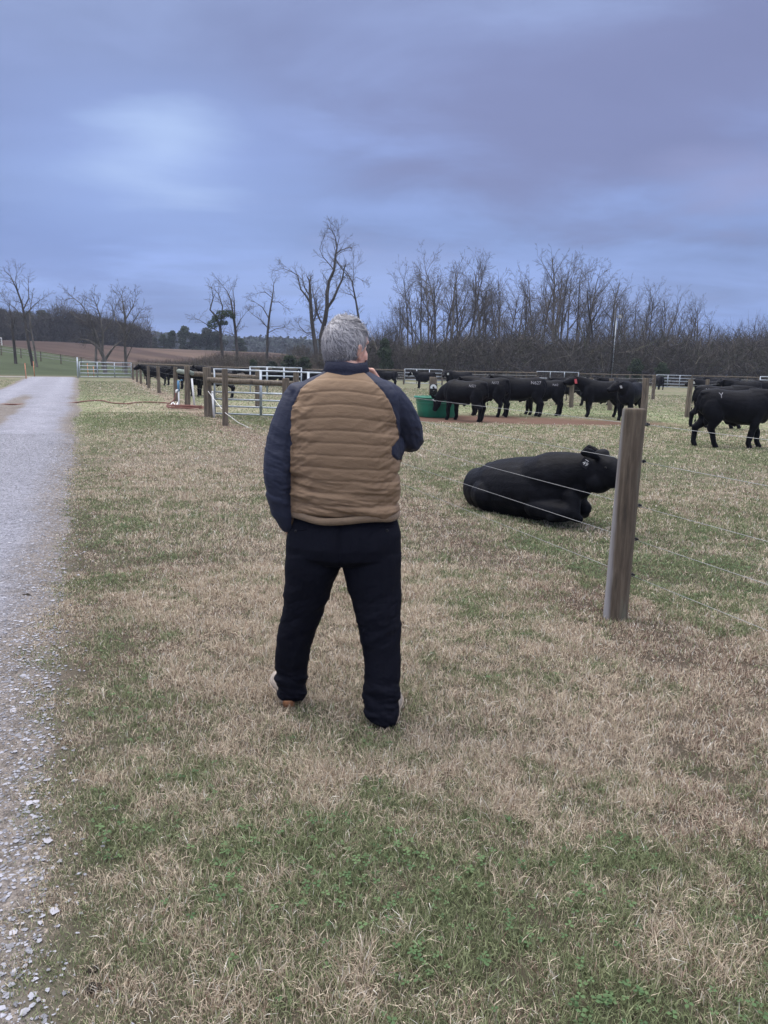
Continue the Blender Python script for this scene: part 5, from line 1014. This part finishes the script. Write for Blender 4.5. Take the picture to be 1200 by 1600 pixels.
dl = np.min([segd(V, K(*a[:3]), K(*b_[:3]))[0]-.5*(a[3]+b_[3]) for a, b_ in zip(LA[:-1], LA[1:])], 0)
dr = np.min([segd(V, K(*a[:3]), K(*b_[:3]))[0]-.5*(a[3]+b_[3]) for a, b_ in zip((RA+RB)[:-1], (RA+RB)[1:])], 0)
low = V[:, 2] < pxz(640)
sl_l = np.where(low & (dl < .012), -(.012-dl)-.001, 1.); sl_r = np.where((dr < .008), -(.008-dr)-.001, 1.)
xin = K(452, 730, 3.2)[0]
armL = (dl < .014) & (V[:, 0] < xin+.006) & (V[:, 2] < pxz(650)); armR = (dr < .010) & (V[:, 2] < pxz(640)) & ((V[:, 1] > .02) | (V[:, 0] > K(622, 690, 3.2)[0]))
pan = sd.copy(); pan = np.where(armL, -np.abs(.014-dl)-.002, pan); pan = np.where(armR, -np.abs(.010-dr)-.002, pan)
# front of the body: brown as well below the yoke
# quilting
x_, z_ = V[:, 0], V[:, 2]; cx_ = np.interp(z_, [K(540, 815)[2], K(540, 600)[2]], [K(538, 815)[0], K(541, 600)[0]]); xx = x_-cx_
zt = K(540, 800)[2]; sp = .0525; zz = z_-zt+.42*xx**2*(.1+1.5*sst(z_, zt+.15, zt+.5))+.006*(fbm(x_*7+9, z_*3, 101, 3)-.5)*2+.004*np.sin(xx*9)
u = zz/sp; fr = u-np.floor(u); puff = 1-np.exp(-(np.minimum(fr, 1-fr)*sp/.0040)**2)+.14*np.sin(math.pi*fr)
wr_ = fbm(x_*5+3*z_, z_*34+x_*4, 103, 4)-.5; wr2 = fbm(x_*14+z_*20, z_*24-x_*12, 105, 3)-.5
diag = fbm((x_+z_)*9, (z_-x_*.7)*26, 107, 3)-.5
lowf = 1-sst(z_, zt+.05, zt+.26); sidef = sst(np.abs(xx), .08, .22)
dsp = np.where(pan > 0, .0030*puff-.003+.013*wr_*(.12+2.6*lowf+.8*sidef)+.008*wr2*(.25+sidef)+.017*diag*(.2+1.3*sidef), 0)
# sleeves: folds that run round the arm and bunch at the elbow
tL = np.zeros(len(V)); 
fold = fbm(x_*10+V[:, 1]*9, z_*26+x_*9, 111, 4)-.5; fold2 = fbm((x_-z_)*13, (x_+z_)*30+V[:, 1]*10, 113, 3)-.5
elL = np.exp(-((z_-K(435, 745)[2])/.13)**2); elR = np.exp(-(np.linalg.norm(V-K(640, 684, 3.42), axis=1)/.13)**2)
dsp = np.where(pan <= 0, .007*fold+.016*fold*(armL*elL)+.016*fold2*(elR+.15), dsp)
seam = np.exp(-(pan/.004)**2); dsp = dsp-.0035*seam
V = V+NV*dsp[:, None]
# slimmer cuff hems
me = mkmesh('jacket', V, [Fq], True); a = me.attributes.new('panel', 'FLOAT', 'POINT'); a.data.foreach_set('value', pan.astype(np.float32))
jm = bpy.data.materials.new('jacket_cloth'); jm.use_nodes = True; t = N(jm.node_tree); b = t.n['Principled BSDF']; at = t.new('ShaderNodeAttribute', attribute_name='panel'); tc = t.new('ShaderNodeTexCoord'); ob = tc.outputs['Object']
fac = t.mapr(at.outputs['Fac'], -.0008, .0008, 0, 1, 'LINEAR'); nz_ = t.noise(ob, 6, 4, .6)
brn = t.mix(nz_, (.195, .130, .080), (.250, .170, .107)); nvy = t.mix(nz_, (.020, .024, .043), (.031, .036, .061))
t.put(b.inputs['Base Color'], t.mix(fac, nvy, brn)); b.inputs['Roughness'].default_value = .6; b.inputs['Specular IOR Level'].default_value = .2; b.inputs['Sheen Weight'].default_value = .0
bn = t.new('ShaderNodeBump'); bn.inputs['Distance'].default_value = .004; bn.inputs['Strength'].default_value = .6
t.put(bn.inputs['Height'], t.math('ADD', t.noise(t.mapping(ob, (14, 14, 40)), 1.6, 4, .6, .8), t.math('MULTIPLY', t.noise(t.mapping(ob, (1, 1, 1)), 500, 2, .5), .05))); t.l.new(bn.outputs[0], b.inputs['Normal'])
# split into panel and sleeves
fc = pan[Fq].mean(1); part = np.where(fc > -.0006, 0, np.where(V[Fq][:, :, 0].mean(1) < cx_.mean(), 1, 2))
def sub(name, sel, lab=None):
    f = Fq[sel]; ids, inv = np.unique(f, return_inverse=True); m_ = mkmesh(name, V[ids], [inv.reshape(-1, 4)], True); a = m_.attributes.new('panel', 'FLOAT', 'POINT'); a.data.foreach_set('value', pan[ids].astype(np.float32))
    nn = np.empty(len(me.vertices)*3, np.float32); me.vertices.foreach_get('normal', nn); m_.normals_split_custom_set_from_vertices(nn.reshape(-1, 3)[ids].tolist()); o = link(name, m_, jm, JK); return o
JK = None; JK = None
f = Fq[part == 0]; ids, inv = np.unique(f, return_inverse=True); m_ = mkmesh('jacket', V[ids], [inv.reshape(-1, 4)], True); a = m_.attributes.new('panel', 'FLOAT', 'POINT'); a.data.foreach_set('value', pan[ids].astype(np.float32))
nn = np.empty(len(me.vertices)*3, np.float32); me.vertices.foreach_get('normal', nn); m_.normals_split_custom_set_from_vertices(nn.reshape(-1, 3)[ids].tolist()); JK = link('jacket', m_, jm, man)
sub('sleeve', part == 1); sub('sleeve', part == 2)
# collar
nvm = mat('navy_cloth', (.020, .023, .042), .65, .25, 10, .003, 90, spec=.2)
cq = MB(); m = 48; an = np.arange(m)*2*math.pi/m; C0 = K(541, 588, 3.31); C1 = K(541, 564, 3.32)
def cring(c_, a, b_, h=0., wv=0.): return np.stack([c_[0]+a*np.cos(an), c_[1]+b_*np.sin(an), c_[2]+h*np.sin(an)+wv*np.sin(an*3+1)+.4*wv*np.sin(an*7)], 1)
cq.rings(np.array([cring(C0-np.array([0, 0, .02]), .112, .100, .0), cring(C0, .103, .092, .0, .002), cring(C0*.66+C1*.34, .096, .088, 0, .003), cring(C0*.6+C1*.4, .0985, .0905, 0, .003), cring(C0*.25+C1*.75, .091, .086, .004, .003), cring(C1, .089, .084, .006, .003), cring(C1-np.array([0, 0, .001]), .084, .079, .006, .003), cring(C0*.5+C1*.5, .080, .075, .0)]), cap=False)
cq.build('collar', nvm, JK)
# hem band
hq = MB(); h1, h2 = K(454, 799), K(623, 799); rr_ = []
for k3, (dz_, g_) in enumerate(((.012, .000), (.010, .006), (-.006, .008), (-.019, .004), (-.021, -.006), (-.01, -.012))):
    c_ = sring((h1[0]+h2[0])/2, .015, 0, (h2[0]-h1[0])/2+g_, .172+g_, 2.35, 72); ang_ = np.arange(72)*2*math.pi/72; c_[:, 2] = (h1[2]+h2[2])/2+dz_-.010*np.exp(-((ang_-4.4)/.5)**2)+.004*np.sin(ang_*5+1); rr_.append(c_)
mat('tan_cloth', (.205, .145, .093), .6, .2, 10, .003, 70, sheen=.1); hq.rings(np.array(rr_), cap=False); hq.build('hem', MAT['tan_cloth'], JK)
# ---- trousers
tq_ = MB(); tq_.rings(rings_from([(800, 457, 620, .150, .015), (815, 453, 622, .155, .01), (830, 449, 626, .158, .005), (850, 447, 627, .158, 0), (866, 448, 626, .150, 0), (876, 455, 620, .12, 0)], n=2.2))
LT = [(862, 448, 536, 3.30, .125), (885, 446, 532, 3.30, .12), (910, 445, 522, 3.31, .108), (935, 443, 512, 3.32, .100), (960, 439, 505, 3.335, .092), (985, 434, 495, 3.35, .086), (1010, 432, 487, 3.365, .080), (1040, 430, 482, 3.385, .076), (1065, 430, 482, 3.40, .080), (1082, 431, 480, 3.41, .078), (1090, 434, 477, 3.415, .070)]
RT = [(862, 532, 627, 3.30, .125), (885, 535, 626, 3.295, .12), (910, 541, 626, 3.29, .110), (935, 548, 627, 3.28, .102), (960, 554, 627, 3.27, .095), (985, 560, 627, 3.26, .090), (1010, 566, 627, 3.25, .086), (1040, 569, 627, 3.235, .084), (1065, 567, 627, 3.225, .084), (1090, 565, 626, 3.215, .084), (1110, 571, 624, 3.21, .080), (1126, 580, 618, 3.205, .066)]
for L_ in (LT, RT):
    out = []
    for py, l, r_, Y, d_ in L_:
        a, b_ = K(l, py, Y), K(r_, py, Y); out.append(sring((a[0]+b_[0])/2, Y-B0[1], (a[2]+b_[2])/2, (b_[0]-a[0])/2, d_, 2.15, 36))
    tq_.rings(np.array(out[::-1]))
V, Fq, NV = remesh(tq_, .0052, 6, .5); x_, y_, z_ = V.T
kn = np.exp(-((z_-.50)/.14)**2); an_ = 1-sst(z_, .05, .30)
w1 = fbm(x_*7+z_*5, z_*15-x_*9, 121, 4)-.5; w2 = fbm(x_*9-z_*4, z_*22+x_*6+y_*5, 123, 3)-.5; w3 = fbm(x_*24, z_*3+5, 125, 3)-.5
dsp = .020*w1*(.3+kn)+.032*w2*(.06+1.2*an_)+.009*w3; dsp = dsp-.006*np.exp(-((x_-K(533, 870)[0])/.008)**2)*(z_ > .70)
V = V+NV*dsp[:, None]
tm2 = bpy.data.materials.new('trouser_cloth'); tm2.use_nodes = True; t = N(tm2.node_tree); b = t.n['Principled BSDF']; tc = t.new('ShaderNodeTexCoord'); ob = tc.outputs['Object']
t.put(b.inputs['Base Color'], t.mix(t.noise(ob, 8, 4), (.0055, .006, .010), (.010, .011, .018))); b.inputs['Roughness'].default_value = .75; b.inputs['Specular IOR Level'].default_value = .06; b.inputs['Sheen Weight'].default_value = .0
bn = t.new('ShaderNodeBump'); bn.inputs['Distance'].default_value = .006; bn.inputs['Strength'].default_value = .6; t.put(bn.inputs['Height'], t.noise(t.mapping(ob, (6, 6, 9)), 2., 4, .6, 1.)); t.l.new(bn.outputs[0], b.inputs['Normal'])
TQ = link('trousers', mkmesh('trousers', V, [Fq], True), tm2, man); bvt = BVHTree.FromPolygons([tuple(v) for v in V], [tuple(f_) for f_ in Fq])
def onto(px, py, out=.002):
    d = Vector(tuple(nrm(ray(px, py)))); h_ = bvt.ray_cast(Vector((-B0[0], -B0[1], H)), d); return (np.array(h_[0])+np.array(h_[1])*out) if h_[0] else K(px, py, 3.15)
for pts in ([(592, 824), (600, 824), (608, 823), (616, 822)], [(456, 827), (462, 828.5), (468, 829), (474, 828), (479, 826.5)]): MB().tube([onto(*p_, .001) for p_ in pts], .0022, 6).build('pocket_welt', tm2, TQ)
for p_ in ((604, 829), (463, 830)): c_ = onto(*p_, .003); MB().ball(c_, (.0065, .003, .0065), 10, 6).build('button', MAT['black_plastic'], TQ)
# ---- shoes
mat('shoe_upper', (.33, .29, .25), .8, .25, 30, .002, 90); mat('shoe_sole', (.30, .25, .20), .7, .2, 20); mat('shoe_heel', (.42, .20, .10), .6, .2, 20)
def shoe(heel, toe, s=1.):
    heel = np.array([*heel[:2], 0]); toe = np.array([*toe[:2], 0]); d = nrm(toe-heel); sde = np.array([d[1], -d[0], 0]); L = .300
    so_ = MB(); sp_ = [(-.004, .020), (.015, .036), (.06, .040), (.12, .037), (.18, .046), (.24, .045), (.28, .032), (.30, .012)]
    for nm_, z0, z1, mt in (('sole', .004, .030, 'shoe_sole'),):
        R_ = []
        for z_, g in ((z0, -.003), (z0+.006, .001), (z1-.004, .002), (z1, -.002)):
            ring = [heel+d*a+sde*(w_+g)+np.array([0, 0, z_]) for a, w_ in sp_]+[heel+d*a-sde*(w_+g)+np.array([0, 0, z_]) for a, w_ in sp_[::-1]]; R_.append(ring)
        so_.rings(np.array(R_))
    up = MB(); hh = [(.008, .026, .060), (.03, .036, .095), (.07, .038, .100), (.12, .036, .085), (.17, .042, .065), (.22, .043, .052), (.27, .034, .042), (.29, .018, .034)]
    R_ = []
    for a, w_, h_ in hh:
        m_ = 14; an_ = np.linspace(0, math.pi, m_); ring = [heel+d*a+sde*w_*math.cos(q_)*(1-.25*math.sin(q_)**3)+np.array([0, 0, .026+h_*math.sin(q_)]) for q_ in an_]+[heel+d*a+np.array([0, 0, .020])]; R_.append(ring)
    up.rings(np.array(R_)); he = MB(); he.rings(np.array([[heel+d*(.018+.030*math.cos(q_))*1.0-d*.010+sde*.030*math.sin(q_)+np.array([0, 0, z_]) for q_ in np.arange(14)*2*math.pi/14] for z_ in (.002, .030, .034)]))
    return up, so_, he
for heel, toe in ((G(452, 1103)-B0, G(416, 1040)-B0), (G(608, 1134)-B0, G(619, 1082)-B0)):
    up, so_, he = shoe(heel, toe); u_ = up.build('shoe', MAT['shoe_upper'], man); so_.build('sole', MAT['shoe_sole'], u_); he.build('heel', MAT['shoe_heel'], u_)
